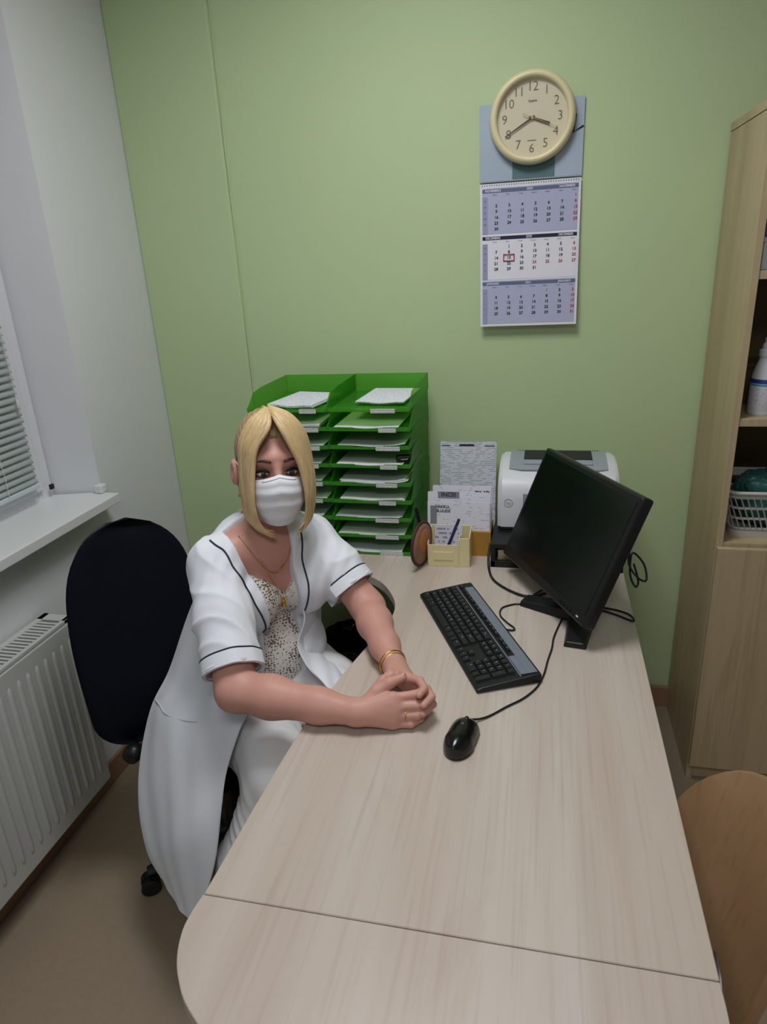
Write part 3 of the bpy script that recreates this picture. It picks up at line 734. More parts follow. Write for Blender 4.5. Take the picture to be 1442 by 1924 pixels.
MB().lathe([(.001, -.003), (.008, -.003), (.009, 0), (.008, .003), (.001, .003)], 16, 'x', (0, .032, .0245)).out('scroll_wheel', 'black_plastic', ms, smooth='auto')
mk = MB(); put_text(mk, 'A', .010, (0, .006, .0378), (1, 0, 0), (0, 1, -.12)); mk.out('emblem', 'ink_grey', ms)

# ------------------------------------------------------------------ wall calendar and clock
mat('cal_white', (226, 226, 236), .6); mat('cal_lilac', (176, 180, 208), .6); mat('cal_grey', (150, 156, 186), .6); mat('cal_navy', (26, 30, 62), .6); mat('cal_slate', (98, 106, 136), .6)
mat('cal_red', (176, 70, 90), .6); mat('cal_pic', (168, 182, 200), .5, noise=.12, nscale=6); mat('cal_teal', (88, 118, 124), .5, noise=.25, nscale=14); mat('cal_mark', (170, 24, 36), .4)
ca = empty('wall_calendar', (-.055, YW-.006, 1.378), label='three-month wall calendar hanging on the green wall under the clock', cat='calendar')
cw = .148
box('backing_board', (-cw, cw, -.002, .0, .416, .620), 'cal_pic', ca, bevel=.0005)
MB().box(-.052, .07, -.0026, -.002, .42, .56).out('picture_figure', 'cal_teal', ca)
MB().tube([(.10, -.0026, .555), (.125, -.0026, .575), (.118, -.0026, .53), (.146, -.0026, .545)], .003, 6).out('picture_stroke', 'ink', ca)
hp_ = MB()
for k in range(40):
    x = -cw+.008+k*(2*cw-.016)/39
    for z in (.408, .418): hp_.box(x-.0012, x+.0012, -.0034, -.0028, z-.0014, z+.0014)
# the pad hangs free: bows off the wall towards its foot
def bow(z): return -.004-.020*(1-z/.412)**1.6
def pos(x, z, o=.0): return Vector((x+(.003*(1-z/.41)), bow(z)-o, z))
def slab(x0, x1, z0, z1, o, nseg=8, th=.0008):
    m = MB(); rows = [[pos(x0+(x1-x0)*b/2, z0+(z1-z0)*a/nseg, o) for b in range(3)] for a in range(nseg+1)]
    sheet(m, rows, th); return m
slab(-cw+.001, cw-.001, .0, .412, 0, 16, .0016).out('pad_backing', 'cal_white', ca, smooth='auto')
hp_.v = [Vector((p.x, p.y-.0035, p.z)) for p in hp_.v]; hp_.out('binding_holes', 'ink_grey', ca, kind='stuff')
days = {0: ('NOVEMBRIS', 'NOVEMBER', 2020, 6, 30, 'cal_slate', 'cal_lilac'), 1: ('DECEMBRIS', 'DECEMBER', 2020, 1, 31, 'cal_navy', 'cal_white'), 2: ('JANVARIS', 'JANUARY', 2021, 4, 31, 'cal_slate', 'cal_lilac')}
red = {1: {24, 25, 26}, 0: set(), 2: {1}}
WD = ['Pirmd', 'Otrd', 'Tresd', 'Ceturtd', 'Piektd', 'Sestd', 'Svetd']
for mth_, (n1, n2, yr_, first, nd, band, fill) in days.items():
    zt = (.400, .268, .136)[mth_]; zb = zt-.128
    blk = slab(-cw+.008, cw-.008, zb, zt, .0012, 6).out('month_sheet', fill, ca, smooth='auto')
    wk = slab(-cw+.008, -cw+.024, zb, zt-.024, .0019, 6, .0006).out('week_column', 'cal_grey', blk)
    hd = slab(-cw+.008, cw-.008, zt-.013, zt-.003, .0019, 2, .0006).out('month_band', band, blk)
    t1 = MB(); t2 = MB(); t3 = MB(); t4 = MB()
    def wr(mb, s, sz, x, z, bold=.02, o=.0026):
        put_text(mb, s, sz, pos(x, z, o), (1, 0, 0), Vector((0, (bow(z+.01)-bow(z-.01))/.02, 1)).normalized(), bold)
    wr(t3, n1, .0088, -cw+.040, zt-.008); wr(t3, n2, .0088, cw-.040, zt-.008); wr(t3, str(yr_), .0088, .0, zt-.008)
    for d_ in range(7): wr(t4, WD[d_], .0050, -.103+d_*.0385, zt-.019, 0)
    for k in range(1, nd+1):
        q = first+k-1; c, r = q % 7, q//7
        x = -.098+c*.0385; z = zt-.033-r*.0162-(.0 if mth_ else .0)
        wr(t2 if (c == 6 or k in red[mth_]) else t1, str(k), .0118, x, z, .025)
    for r in range(5): wr(t4, str(((45, 49, 53)[mth_]+r-1) % 53+1), .0055, -cw+.016, zt-.036-r*.0162, 0)
    t1.out('numerals', 'ink', blk, kind='stuff'); t2.out('red_numerals', 'cal_red', blk, kind='stuff'); t3.out('month_names', 'cal_white', hd, kind='stuff'); t4.out('weekday_names', 'ink_blue', blk, kind='stuff')
mk = MB()
zq = .268-.033-2*.0162; xq = -.098+.0385
for (a, b, c, d_) in ((-.017, .017, .0082, .0105), (-.017, .017, -.0105, -.0082), (-.017, -.0145, -.0105, .0105), (.0145, .017, -.0105, .0105)):
    p = pos(xq, zq, .0036); mk.box(p.x+a, p.x+b, p.y-.0012, p.y, p.z+c, p.z+d_)
mk.out('date_marker', 'cal_mark', ca)

mat('clock_cream', (224, 214, 172), .35, .5); mat('clock_face', (222, 212, 188), .5); mat('clock_ink', (96, 82, 62), .5); mat('brass', (190, 160, 90), .3, .5, metal=.9)
ck = empty('wall_clock', (-.052, YW-.008, 1.952), math.radians(0), label='round cream wall clock hanging over the top of the calendar', cat='clock')
CR = .121
MB().lathe([(CR-.012, 0), (CR-.003, -.006), (CR, -.016), (CR-.003, -.028), (CR-.010, -.035), (CR-.018, -.034), (CR-.0215, -.028), (CR-.0225, -.012), (CR-.012, 0)], 56, 'y', caps=False).out('clock_rim', 'clock_cream', ck, smooth=True)
MB().lathe([(.001, -.001), (CR-.010, -.001), (CR-.010, -.013), (.001, -.013)], 48, 'y').out('dial', 'clock_face', ck, smooth='auto')
for h in range(1, 13):
    a = math.radians(90-30*h); r = .077 if h not in (12, 6, 3, 9) else .078
    tm = MB(); put_text(tm, str(h), .034, (r*math.cos(a), -.0136, r*math.sin(a)), (1, 0, 0), (0, 0, 1), -.006, .95); tm.out('numeral', 'clock_ink', ck)
def hand(name, ang, l, tail, w0, w1, y, mtn):
    a = math.radians(90-ang); d = Vector((math.cos(a), 0, math.sin(a))); s = Vector((-d.z, 0, d.x)); m = MB()
    p = [-d*tail-s*w0, -d*tail+s*w0, d*l+s*w1, d*l-s*w1]
    m.add([q+Vector((0, y, 0)) for q in p]+[q+Vector((0, y-.0012, 0)) for q in p], [(0, 1, 2, 3), (7, 6, 5, 4), (0, 4, 5, 1), (1, 5, 6, 2), (2, 6, 7, 3), (3, 7, 4, 0)]); m.out(name, mtn, ck)
hand('hour_hand', 110, .052, .01, .0026, .0036, -.016, 'pen_black')
hand('minute_hand', 240, .088, .008, .0024, .0012, -.018, 'pen_black')
hand('second_hand', 112, .078, .030, .0008, .0005, -.020, 'brass')
MB().lathe([(.0045, -.0145), (.0045, -.021), (.0035, -.0225)], 16, 'y').out('centre_cap', 'brass', ck, smooth='auto')
tm = MB(); put_text(tm, 'Quartz', .0085, (0, -.0136, .043), (1, 0, 0), (0, 0, 1), .03); tm.box(-.012, .012, -.0137, -.0133, -.058, -.056); tm.out('dial_mark', 'clock_ink', ck)
gm = plastic_clear('clock_glass', (250, 250, 248), .97, .05)
MB().lathe([(.001, -.0265), (CR-.021, -.0255), (CR-.021, -.0245), (.001, -.0255)], 40, 'y').out('cover_glass', 'clock_glass', ck, smooth='auto')

# ------------------------------------------------------------------ smooth bodies: signed distances on a grid, skinned with surface nets
from mathutils.bvhtree import BVHTree
class SDF:
    def __init__(s, lo, hi, h):
        s.lo = np.array(lo, np.float32); s.h = h
        n = np.ceil((np.array(hi)-np.array(lo))/h).astype(int)+1
        s.ax = [np.float32(lo[i])+np.arange(n[i], dtype=np.float32)*np.float32(h) for i in range(3)]
        s.D = np.full(n, .5, np.float32)
    def sub(s, lo, hi):
        sl = []
        for i in range(3):
            a = int(np.clip(np.floor((lo[i]-s.lo[i])/s.h), 0, len(s.ax[i]))); b = int(np.clip(np.ceil((hi[i]-s.lo[i])/s.h)+1, 0, len(s.ax[i])))
            sl.append(slice(a, b))
        return tuple(sl), s.ax[0][sl[0]][:, None, None], s.ax[1][sl[1]][None, :, None], s.ax[2][sl[2]][None, None, :]
    def put(s, d, sl, k, cut=False):
        A = s.D[sl]
        if A.size == 0: return
        if cut:
            B = -d; hh = np.clip(.5-.5*(B-A)/k, 0, 1) if k else 0
            s.D[sl] = (B*(1-hh)+A*hh+k*hh*(1-hh)) if k else np.maximum(A, B)
        else:
            hh = np.clip(.5+.5*(A-d)/k, 0, 1); s.D[sl] = A*(1-hh)+d*hh-k*hh*(1-hh)
    def cone(s, a, b, ra, rb, k=.01, cut=False):
        a = np.array(a, float); b = np.array(b, float); m = max(ra, rb)+k+.03
        sl, X, Y, Z = s.sub(np.minimum(a, b)-m, np.maximum(a, b)+m)
        ba = b-a; l2 = ba.dot(ba)+1e-12; px, py, pz = X-a[0], Y-a[1], Z-a[2]
        t = np.clip((px*ba[0]+py*ba[1]+pz*ba[2])/l2, 0, 1)
        d = np.sqrt((px-ba[0]*t)**2+(py-ba[1]*t)**2+(pz-ba[2]*t)**2)-(ra+(rb-ra)*t)
        s.put(d.astype(np.float32), sl, k, cut)
    def chain(s, pts, rs, k=.006, cut=False):
        for i in range(len(pts)-1): s.cone(pts[i], pts[i+1], rs[i], rs[i+1], k, cut)
    def ell(s, c, r, R=None, k=.02, cut=False, off=0.0):
        c = np.array(c, float); r = np.array(r, float)+off; m = max(r)+k+.03
        sl, X, Y, Z = s.sub(c-m, c+m); p = [X-c[0], Y-c[1], Z-c[2]]
        if R is not None: p = [p[0]*R[i][0]+p[1]*R[i][1]+p[2]*R[i][2] for i in range(3)]
        k0 = np.sqrt((p[0]/r[0])**2+(p[1]/r[1])**2+(p[2]/r[2])**2); k1 = np.sqrt((p[0]/r[0]**2)**2+(p[1]/r[1]**2)**2+(p[2]/r[2]**2)**2)+1e-9
        s.put((k0*(k0-1)/k1).astype(np.float32), sl, k, cut)
    def func(s, fn, lo, hi, k=0.0, cut=True):
        sl, X, Y, Z = s.sub(lo, hi); s.put(fn(X, Y, Z).astype(np.float32)+np.zeros(s.D[sl].shape, np.float32), sl, k, cut)
    def wrinkle(s, fn, lo, hi):
        sl, X, Y, Z = s.sub(lo, hi); s.D[sl] += fn(X, Y, Z)
    def mesh(s):
        D = s.D; I = D < 0
        c = np.zeros(tuple(n-1 for n in D.shape), np.uint8)
        for dx in (0, 1):
            for dy in (0, 1):
                for dz in (0, 1): c += I[dx:D.shape[0]-1+dx, dy:D.shape[1]-1+dy, dz:D.shape[2]-1+dz]
        act = np.argwhere((c > 0) & (c < 8)); idx = -np.ones(c.shape, np.int32); idx[tuple(act.T)] = np.arange(len(act))
        acc = np.zeros((len(act), 3)); cnt = np.zeros(len(act))
        cor = [np.array(q) for q in [(0, 0, 0), (1, 0, 0), (0, 1, 0), (1, 1, 0), (0, 0, 1), (1, 0, 1), (0, 1, 1), (1, 1, 1)]]
        val = [D[tuple((act+q).T)] for q in cor]
        for a, b in [(0, 1), (2, 3), (4, 5), (6, 7), (0, 2), (1, 3), (4, 6), (5, 7), (0, 4), (1, 5), (2, 6), (3, 7)]:
            m = (val[a] < 0) != (val[b] < 0); t = val[a][m]/(val[a][m]-val[b][m])
            acc[m] += cor[a]+(cor[b]-cor[a])*t[:, None]; cnt[m] += 1
        V = s.lo+(act+acc/np.maximum(cnt, 1)[:, None])*s.h
        F = []
        for ax in range(3):
            u, w = (ax+1) % 3, (ax+2) % 3
            n0 = [slice(None)]*3; n1 = [slice(None)]*3; n0[ax] = slice(0, -1); n1[ax] = slice(1, None)
            A = I[tuple(n0)]; B = I[tuple(n1)]
            e = np.argwhere(A != B); e = e[(e[:, u] > 0) & (e[:, w] > 0) & (e[:, u] < D.shape[u]-1) & (e[:, w] < D.shape[w]-1)]
            if not len(e): continue
            eu = np.zeros(3, int); eu[u] = 1; ew = np.zeros(3, int); ew[w] = 1
            q = np.stack([idx[tuple((e-eu-ew).T)], idx[tuple((e-ew).T)], idx[tuple(e.T)], idx[tuple((e-eu).T)]], 1)
            ins = A[tuple(e.T)]; q[~ins] = q[~ins][:, ::-1]; F.append(q)
        return V, np.concatenate(F)
def npmesh(name, V, F, material, parent, **kw):
    """large quad mesh straight from arrays (world space)"""
    me = bpy.data.meshes.new(name); inv = np.array(wmat(parent).inverted())
    V = V @ inv[:3, :3].T+inv[:3, 3]
    me.vertices.add(len(V)); me.vertices.foreach_set('co', V.astype(np.float32).ravel())
    me.loops.add(len(F)*4); me.loops.foreach_set('vertex_index', F.astype(np.int32).ravel())
    me.polygons.add(len(F)); me.polygons.foreach_set('loop_start', np.arange(0, len(F)*4, 4, dtype=np.int32))
    me.polygons.foreach_set('use_smooth', np.ones(len(F), bool)); me.update(calc_edges=True); me.validate()
    me.materials.append(MATS[material] if isinstance(material, str) else material)
    o = bpy.data.objects.new(name, me); COL.objects.link(o); o.parent = parent; WM[o.name] = wmat(parent).copy()
    return tag(o, **kw)

# ------------------------------------------------------------------ the seated woman
mat('skin', (202, 150, 136), .5, .4, noise=.05, nscale=40, sub=.12)
mat('coat_cloth', (226, 230, 238), .8, .15, bump=.15, bscale=900, sheen=.1)
mat('trouser_cloth', (224, 224, 226), .8, .15, bump=.1, bscale=900)
mat('piping_navy', (34, 46, 62), .7); mat('mask_cloth', (228, 230, 236), .75, .15, bump=.08, bscale=1200)
mat('hair_blond', (206, 178, 132), .42, .5, noise=.22, nscale=55, bump=.35, bscale=160, stretch=(4, 4, .35))
mat('hair_root', (150, 116, 84), .5, .4, noise=.25, nscale=60)
mat('eye_white', (205, 196, 190), .25); mat('iris', (52, 48, 40), .2); mat('brow', (84, 56, 42), .7); mat('lash', (28, 20, 18), .6)
mat('gold', (212, 168, 84), .28, .5, metal=1.0); mat('nail', (206, 150, 140), .25, .6); mat('shoe_white', (214, 214, 214), .5)
def lace_mat():
    m = bpy.data.materials.new('lace'); m.use_nodes = True; MATS['lace'] = m; nt = m.node_tree; b = nt.nodes['Principled BSDF']; L = nt.links.new
    tc = nt.nodes.new('ShaderNodeTexCoord'); v = nt.nodes.new('ShaderNodeTexVoronoi'); v.inputs['Scale'].default_value = 170; v.inputs['Randomness'].default_value = .55; L(tc.outputs['Object'], v.inputs['Vector'])
    n = nt.nodes.new('ShaderNodeTexNoise'); n.inputs['Scale'].default_value = 26; L(tc.outputs['Object'], n.inputs['Vector'])
    ad = nt.nodes.new('ShaderNodeMath'); ad.operation = 'MULTIPLY_ADD'; ad.inputs[1].default_value = -.9; ad.inputs[2].default_value = .80; L(n.outputs['Fac'], ad.inputs[0])
    lt = nt.nodes.new('ShaderNodeMath'); lt.operation = 'LESS_THAN'; L(v.outputs['Distance'], lt.inputs[0]); L(ad.outputs[0], lt.inputs[1])
    mx = nt.nodes.new('ShaderNodeMix'); mx.data_type = 'RGBA'; mx.inputs[6].default_value = lin((226, 220, 214)); mx.inputs[7].default_value = lin((112, 90, 80)); L(lt.outputs[0], mx.inputs[0]); L(mx.outputs[2], b.inputs['Base Color'])
    bp = nt.nodes.new('ShaderNodeBump'); bp.inputs['Strength'].default_value = .5; bp.inputs['Distance'].default_value = .002; L(v.outputs['Distance'], bp.inputs['Height']); L(bp.outputs[0], b.inputs['Normal'])
    b.inputs['Roughness'].default_value = .85
lace_mat()
PF = np.array((.76, -.65, 0)); PL = np.array((.65, .76, 0)); PZ = np.array((0, 0, 1.0)); PC = np.array((-.648, 1.395, .90))
TR3 = [PF, PL, PZ]
def bp_(f, l, z): return PC+PF*f+PL*l+PZ*(z-.90)
TORSO = [((-.655, 1.405, .905), (.098, .148, .150)), (tuple(bp_(.062, -.066, .868)), (.062, .068, .070)), (tuple(bp_(.062, .066, .868)), (.062, .068, .070)),
         ((-.685, 1.435, .74), (.105, .140, .14)), (tuple(bp_(.030, 0, .69)), (.085, .12, .10)), ((-.735, 1.47, .585), (.14, .17, .11))]
RS, RE, RW = (-.705, 1.260, .982), (-.592, 1.072, .785), (-.335, 1.056, .774)
LS, LE, LW = (-.562, 1.515, .945), (-.405, 1.44, .792), (-.297, 1.227, .775)
NB = (-.632, 1.402, 1.015); HC = np.array((-.602, 1.405, 1.165))
def lerp(a, b, t): return tuple(np.array(a)*(1-t)+np.array(b)*t)
# head frame: hx her left, hy out of the face, hz up
hy = np.array((.50*.9945, -.866*.9945, .105)); hy /= np.linalg.norm(hy); hx = np.cross(hy, (0, 0, 1.0)); hx = -hx/np.linalg.norm(hx); hx = hx if hx.dot((.8, .5, 0)) > 0 else -hx
hz = -np.cross(hx, hy); rl = math.radians(-3.0); hx, hz = hx*math.cos(rl)+hz*math.sin(rl), hz*math.cos(rl)-hx*math.sin(rl)
HR = [hx, hy, hz]
def H(x, y, z): return tuple(HC+hx*x+hy*y+hz*z)

pn = empty('person', (-.735, 1.47, .49), label='seated person in a white short-sleeved coat and face mask, hands clasped on the desk', cat='person')
B = SDF((-.86, 1.0, .735), (-.17, 1.62, 1.32), .0027)
for c, r in TORSO[:4]: B.ell(c, r, TR3, .03, off=-.012)
B.cone(NB, RS, .040, .036, .03); B.cone(NB, LS, .038, .036, .03); B.ell(bp_(.035, -.01, .978), (.055, .09, .05), TR3, .04)
B.cone((-.648, 1.412, .985), H(0, -.032, -.06), .060, .050, .03)
# head
B.ell(H(0, -.014, .036), (.073, .093, .088), HR, .02); B.ell(H(0, .022, -.028), (.062, .072, .084), HR, .03)
B.ell(H(0, .062, -.095), (.027, .027, .022), HR, .03); B.ell(H(-.036, .058, -.045), (.026, .026, .03), HR, .02); B.ell(H(.036, .058, -.045), (.026, .026, .03), HR, .02)
B.ell(H(0, .070, .028), (.058, .026, .020), HR, .02)
for s_ in (-1, 1): B.ell(H(s_*.031, .104, -.002), (.017, .014, .011), HR, .012, cut=True)
B.cone(H(0, .092, .010), H(0, .108, -.038), .007, .012, .012)
for s_ in (-1, 1):
    B.ell(H(s_*.083, -.012, -.010), (.012, .016, .031), HR, .008); B.ell(H(s_*.094, -.004, -.006), (.006, .008, .016), HR, .006, cut=True)
# arms
B.chain([RS, lerp(RS, RE, .5), RE], [.043, .045, .042], .02); B.chain([RE, lerp(RE, RW, .3), lerp(RE, RW, .7), RW], [.040, .0415, .033, .0255], .02)
B.chain([LS, lerp(LS, LE, .5), LE], [.042, .044, .041], .02); B.chain([LE, lerp(LE, LW, .3), lerp(LE, LW, .7), LW], [.039, .040, .032, .0255], .02)
# right hand: palm, fingers, thumb
def hand(wr, mcp, pip, dip, tip, th, rm):
    for m_ in mcp: B.cone(wr, m_, .021, .0125, .012)
    for i in range(3): B.cone(lerp(mcp[i], mcp[i+1], .5), lerp(wr, lerp(mcp[i], mcp[i+1], .5), .4), .012, .016, .008)
    for i in range(4):
        r = (.0092, .0095, .0090, .0080)[i]*rm
        B.chain([mcp[i], pip[i]], [r*1.18, r], .006); B.chain([pip[i], dip[i], tip[i]], [r*1.04, r*.9, r*.78], .0028)
    B.chain(th, [.018, .0130, .0105, .0082], .006)
hand(RW, [(-.266, 1.076, .800), (-.258, 1.068, .786), (-.258, 1.062, .770), (-.264, 1.058, .7545)], [(-.226, 1.088, .803), (-.214, 1.078, .787), (-.216, 1.070, .770), (-.228, 1.062, .754)],
     [(-.206, 1.108, .800), (-.197, 1.098, .785), (-.200, 1.090, .768), (-.213, 1.080, .753)], [(-.211, 1.127, .794), (-.200, 1.120, .780), (-.203, 1.110, .765), (-.213, 1.097, .753)],
     [(-.318, 1.066, .783), (-.299, 1.085, .805), (-.274, 1.097, .819), (-.251, 1.113, .824)], .93)
hand(LW, [(-.250, 1.140, .805), (-.241, 1.140, .791), (-.237, 1.145, .775), (-.240, 1.152, .760)], [(-.219, 1.121, .813), (-.205, 1.119, .796), (-.202, 1.121, .778), (-.211, 1.130, .761)],
     [(-.206, 1.099, .812), (-.192, 1.096, .796), (-.190, 1.098, .778), (-.198, 1.110, .761)], [(-.213, 1.079, .810), (-.203, 1.070, .794), (-.204, 1.066, .777), (-.208, 1.086, .760)],
     [(-.292, 1.195, .785), (-.284, 1.152, .797), (-.297, 1.133, .797), (-.311, 1.117, .789)], .93)
B.func(lambda X, Y, Z: Z-.7415, (-.46, 1.0, .70), (-.17, 1.30, .76), .003)      # flattened where it rests on the desk
V, Fq = B.mesh(); body = npmesh('body', V, Fq, 'skin', pn)
def bvh(V, Fq): return BVHTree.FromPolygons([tuple(v) for v in V], [tuple(int(i) for i in f) for f in Fq])
TB = bvh(V, Fq)
for s_ in (-1, 1):
    e = MB(); e.lathe([(.001, .0125), (.008, .010), (.0125, 0), (.008, -.010), (.001, -.0125)], 16, 'y'); e.v = [Vector(H(s_*.031+p.x*1.15, .0835+p.y*.8, -.003+p.z*.50)) for p in e.v]
    eo = e.out('eye', 'eye_white', pn, world=True, smooth=True)
    e = MB(); e.lathe([(.001, .0013), (.0055, .0008), (.0058, 0)], 16, 'y'); e.v = [Vector(H(s_*.031+p.x, .0933+p.y, -.003+p.z)) for p in e.v]; e.out('iris', 'iris', eo, world=True, smooth=True)
    b0 = [H(s_*(.014+.034*k/6), .0985-.020*(k/6)**2, .0235+.006*math.sin(PI*min(1, k/6*.9))-.004*(k/6)) for k in range(7)]
    MB().tube(b0, .003, 6, taper=[.0036, .0044, .0044, .004, .0034, .0024, .001], flat=.7).out('eyebrow', 'brow', pn, world=True, smooth=True)
    b0 = [H(s_*(.017+.030*k/6), .0945-.012*(k/6)**2, .001+.0055*math.sin(PI*k/6)) for k in range(7)]
    MB().tube(b0, .0016, 5, taper=[.0012, .0028, .0034, .0034, .0034, .003, .001]).out('eyelid', 'lash', pn, world=True, smooth=True)
    b0 = [H(s_*(.017+.030*k/6), .0930-.012*(k/6)**2, -.004-.0035*math.sin(PI*k/6)) for k in range(7)]
    MB().tube(b0, .001, 5).out('lower_lid', 'brow', pn, world=True, smooth=True)
for tip, prev in (((-.251, 1.113, .824), (-.274, 1.097, .819)), ((-.311, 1.117, .789), (-.297, 1.133, .797))):
    d_ = (Vector(tip)-Vector(prev)).normalized(); up_ = Vector((0, 0, 1)); sd = d_.cross(up_).normalized(); up_ = sd.cross(d_); m = MB(); m.lathe([(.0005, .0015), (.004, .0008), (.005, -.001)], 12)
    m.v = [Vector(tip)+sd*p.x+d_*(p.y*1.3+.001)+up_*(p.z+.0068) for p in m.v]; m.out('nail', 'nail', pn, world=True, smooth=True)

# lace top
def edge(tab, z):
    zs = np.array([q[0] for q in tab][::-1]); a = np.array([q[1] for q in tab][::-1]); return np.interp(z, zs, a)
def loc(X, Y, Z): return (X-PC[0])*PF[0]+(Y-PC[1])*PF[1], (X-PC[0])*PL[0]+(Y-PC[1])*PL[1]
T = SDF((-.93, 1.20, .50), (-.46, 1.68, 1.02), .0042)
for c, r in TORSO[:5]: T.ell(c, r, TR3, .03, off=-.004)
def neckline(X, Y, Z):
    f, l = loc(X, Y, Z)
    z0 = np.interp(l, [-.12, -.075, -.038, -.001, .008, .016, .05, .10], [.975, .940, .917, .878, .870, .888, .93, .97])
    return -(Z-z0-.0015*np.sin(l*260))
T.func(neckline, (-2, -2, -2), (3, 3, 3), .002)
V, Fq = T.mesh(); lace = npmesh('lace_top', V, Fq, 'lace', pn)

# trousers and shoes
Q = SDF((-.95, .92, .02), (-.26, 1.70, .70), .0058)
Q.ell((-.735, 1.47, .585), (.135, .165, .105), TR3, .03)
Q.chain([(-.785, 1.39, .572), (-.65, 1.235, .574), (-.515, 1.075, .580)], [.098, .097, .076], .04); Q.chain([(-.515, 1.075, .575), (-.595, 1.025, .37), (-.645, 1.035, .12)], [.074, .068, .056], .03)
Q.chain([(-.66, 1.52, .572), (-.51, 1.37, .578), (-.365, 1.215, .580)], [.098, .090, .074], .04); Q.chain([(-.365, 1.215, .575), (-.37, 1.21, .36), (-.36, 1.22, .12)], [.070, .066, .058], .03)
Q.wrinkle(lambda X, Y, Z: .0022*np.sin(60*X+50*Y+20*np.sin(9*Z+7*X))*np.sin(23*Y-31*Z), (-2, -2, 0), (3, 3, 3))
V, Fq = Q.mesh(); npmesh('trousers', V, Fq, 'trouser_cloth', pn)
for ax_, ay_ in ((-.645, 1.035), (-.36, 1.22)):
    S_ = SDF((ax_-.15, ay_-.28, -.01), (ax_+.22, ay_+.12, .14), .006); d_ = np.array((.75, -.66, 0))
    a_ = np.array((ax_, ay_, .045)); S_.chain([a_-d_*.03+PZ*.02, a_+d_*.06, a_+d_*.15-PZ*.01], [.045, .044, .036], .02); S_.cone(a_, a_+PZ*.06, .042, .045, .02)
    S_.func(lambda X, Y, Z: Z-.001, (-2, -2, -2), (3, 3, .02), .001); V, Fq = S_.mesh(); npmesh('shoe', V, Fq, 'shoe_white', pn)

# coat: bodice and sleeves
REDGE = [(1.20, -.125), (1.07, -.108), (.985, -.092), (.924, -.070), (.837, -.056), (.773, -.056), (.718, -.072), (.60, -.11)]
LEDGE = [(1.20, .045), (1.05, .042), (1.003, .038), (.959, .031), (.893, .026), (.833, .030), (.785, .034), (.74, .030), (.60, .01)]
Ct = SDF((-.96, 1.02, .56), (-.36, 1.70, 1.09), .0040)
for c, r in TORSO[:5]: Ct.ell(c, r, TR3, .035, off=.008)
Ct.ell(TORSO[5][0], (.15, .18, .12), TR3, .05); Ct.ell(bp_(.035, .01, .972), (.064, .112, .054), TR3, .03)
Ct.cone(NB, RS, .048, .050, .03); Ct.cone(NB, LS, .046, .048, .03)
TE_R, TE_L = .86, .74
sR, sL = lerp(RS, RE, TE_R), lerp(LS, LE, TE_L)
Ct.chain([RS, lerp(RS, RE, .45), lerp(RS, RE, 1.0)], [.053, .059, .064], .025); Ct.chain([LS, lerp(LS, LE, .45), lerp(LS, LE, 1.0)], [.051, .057, .062], .025)
def fold(X, Y, Z):
    f, l = loc(X, Y, Z)
    w = -.0042*(1-np.abs(np.sin(34*(Z+.8*l)+4*np.sin(11*l+5*f)+2.5*np.sin(17*f))))**2*np.clip((np.abs(l)-.08)*12, .08, 1)
    return (w+.0009*np.sin(150*(.4*Z-l)+5*np.sin(30*f))).astype(np.float32)
Ct.wrinkle(fold, (-2, -2, 0), (3, 3, 3))
for S0, S1, t_ in ((RS, RE, TE_R), (LS, LE, TE_L)):
    S0, S1 = np.array(S0), np.array(S1); d_ = (S1-S0)/np.linalg.norm(S1-S0); p_ = S0+(S1-S0)*t_; m_ = .135
    def endcut(X, Y, Z, p_=p_, d_=d_): 
        sd = (X-p_[0])*d_[0]+(Y-p_[1])*d_[1]+(Z-p_[2])*d_[2]; rr = np.sqrt((X-p_[0])**2+(Y-p_[1])**2+(Z-p_[2])**2)-.125
        return np.maximum(-sd, rr)
    Ct.func(endcut, p_-m_, p_+m_, .002); Ct.cone(p_-d_*.028, p_+d_*.05, .054, .056, .003, cut=True)
def opening(X, Y, Z):
    f, l = loc(X, Y, Z); a0 = edge(REDGE, Z); a1 = edge(LEDGE, Z); return np.maximum(np.maximum(a0-l, l-a1), .015-f)
Ct.func(opening, (-2, -2, .5), (3, 3, 1.3), .004)
Ct.cone((-.655, 1.418, 1.0), H(0, -.03, -.05), .063, .066, .004, cut=True)
Ct.func(lambda X, Y, Z: Z-.585, (-2, -2, -2), (3, 3, 3), .01)
V, Fq = Ct.mesh(); coat = npmesh('coat', V, Fq, 'coat_cloth', pn); TCt = bvh(V, Fq)
def cast(tree, l, z, f0=.4, off=.0012):
    o = Vector(bp_(f0, l, z)); h_ = tree.ray_cast(o, Vector(-PF)); 
    return (h_[0]+h_[1]*off) if h_[0] is not None else None
def trim(pts, r=.0021, tree=None):
    q = [cast(tree or TCt, l, z) for l, z in pts]; q = [p for p in q if p is not None]
    return MB().tube(spline(q, 3), r, 6)
def dense(pts, n=6): return [(p.x, p.y) for p in spline([(a, b, 0) for a, b in pts], n)]
trim(dense([(-.150, 1.055), (-.142, 1.035), (-.128, 1.018), (-.122, .985), (-.104, .942), (-.088, .885), (-.070, .83), (-.058, .785)])).out('piping', 'piping_navy', coat, world=True, smooth=True)
trim(dense([(.070, 1.012), (.062, .985), (.053, .952), (.049, .90), (.041, .850), (.038, .825)])).out('piping', 'piping_navy', coat, world=True, smooth=True)
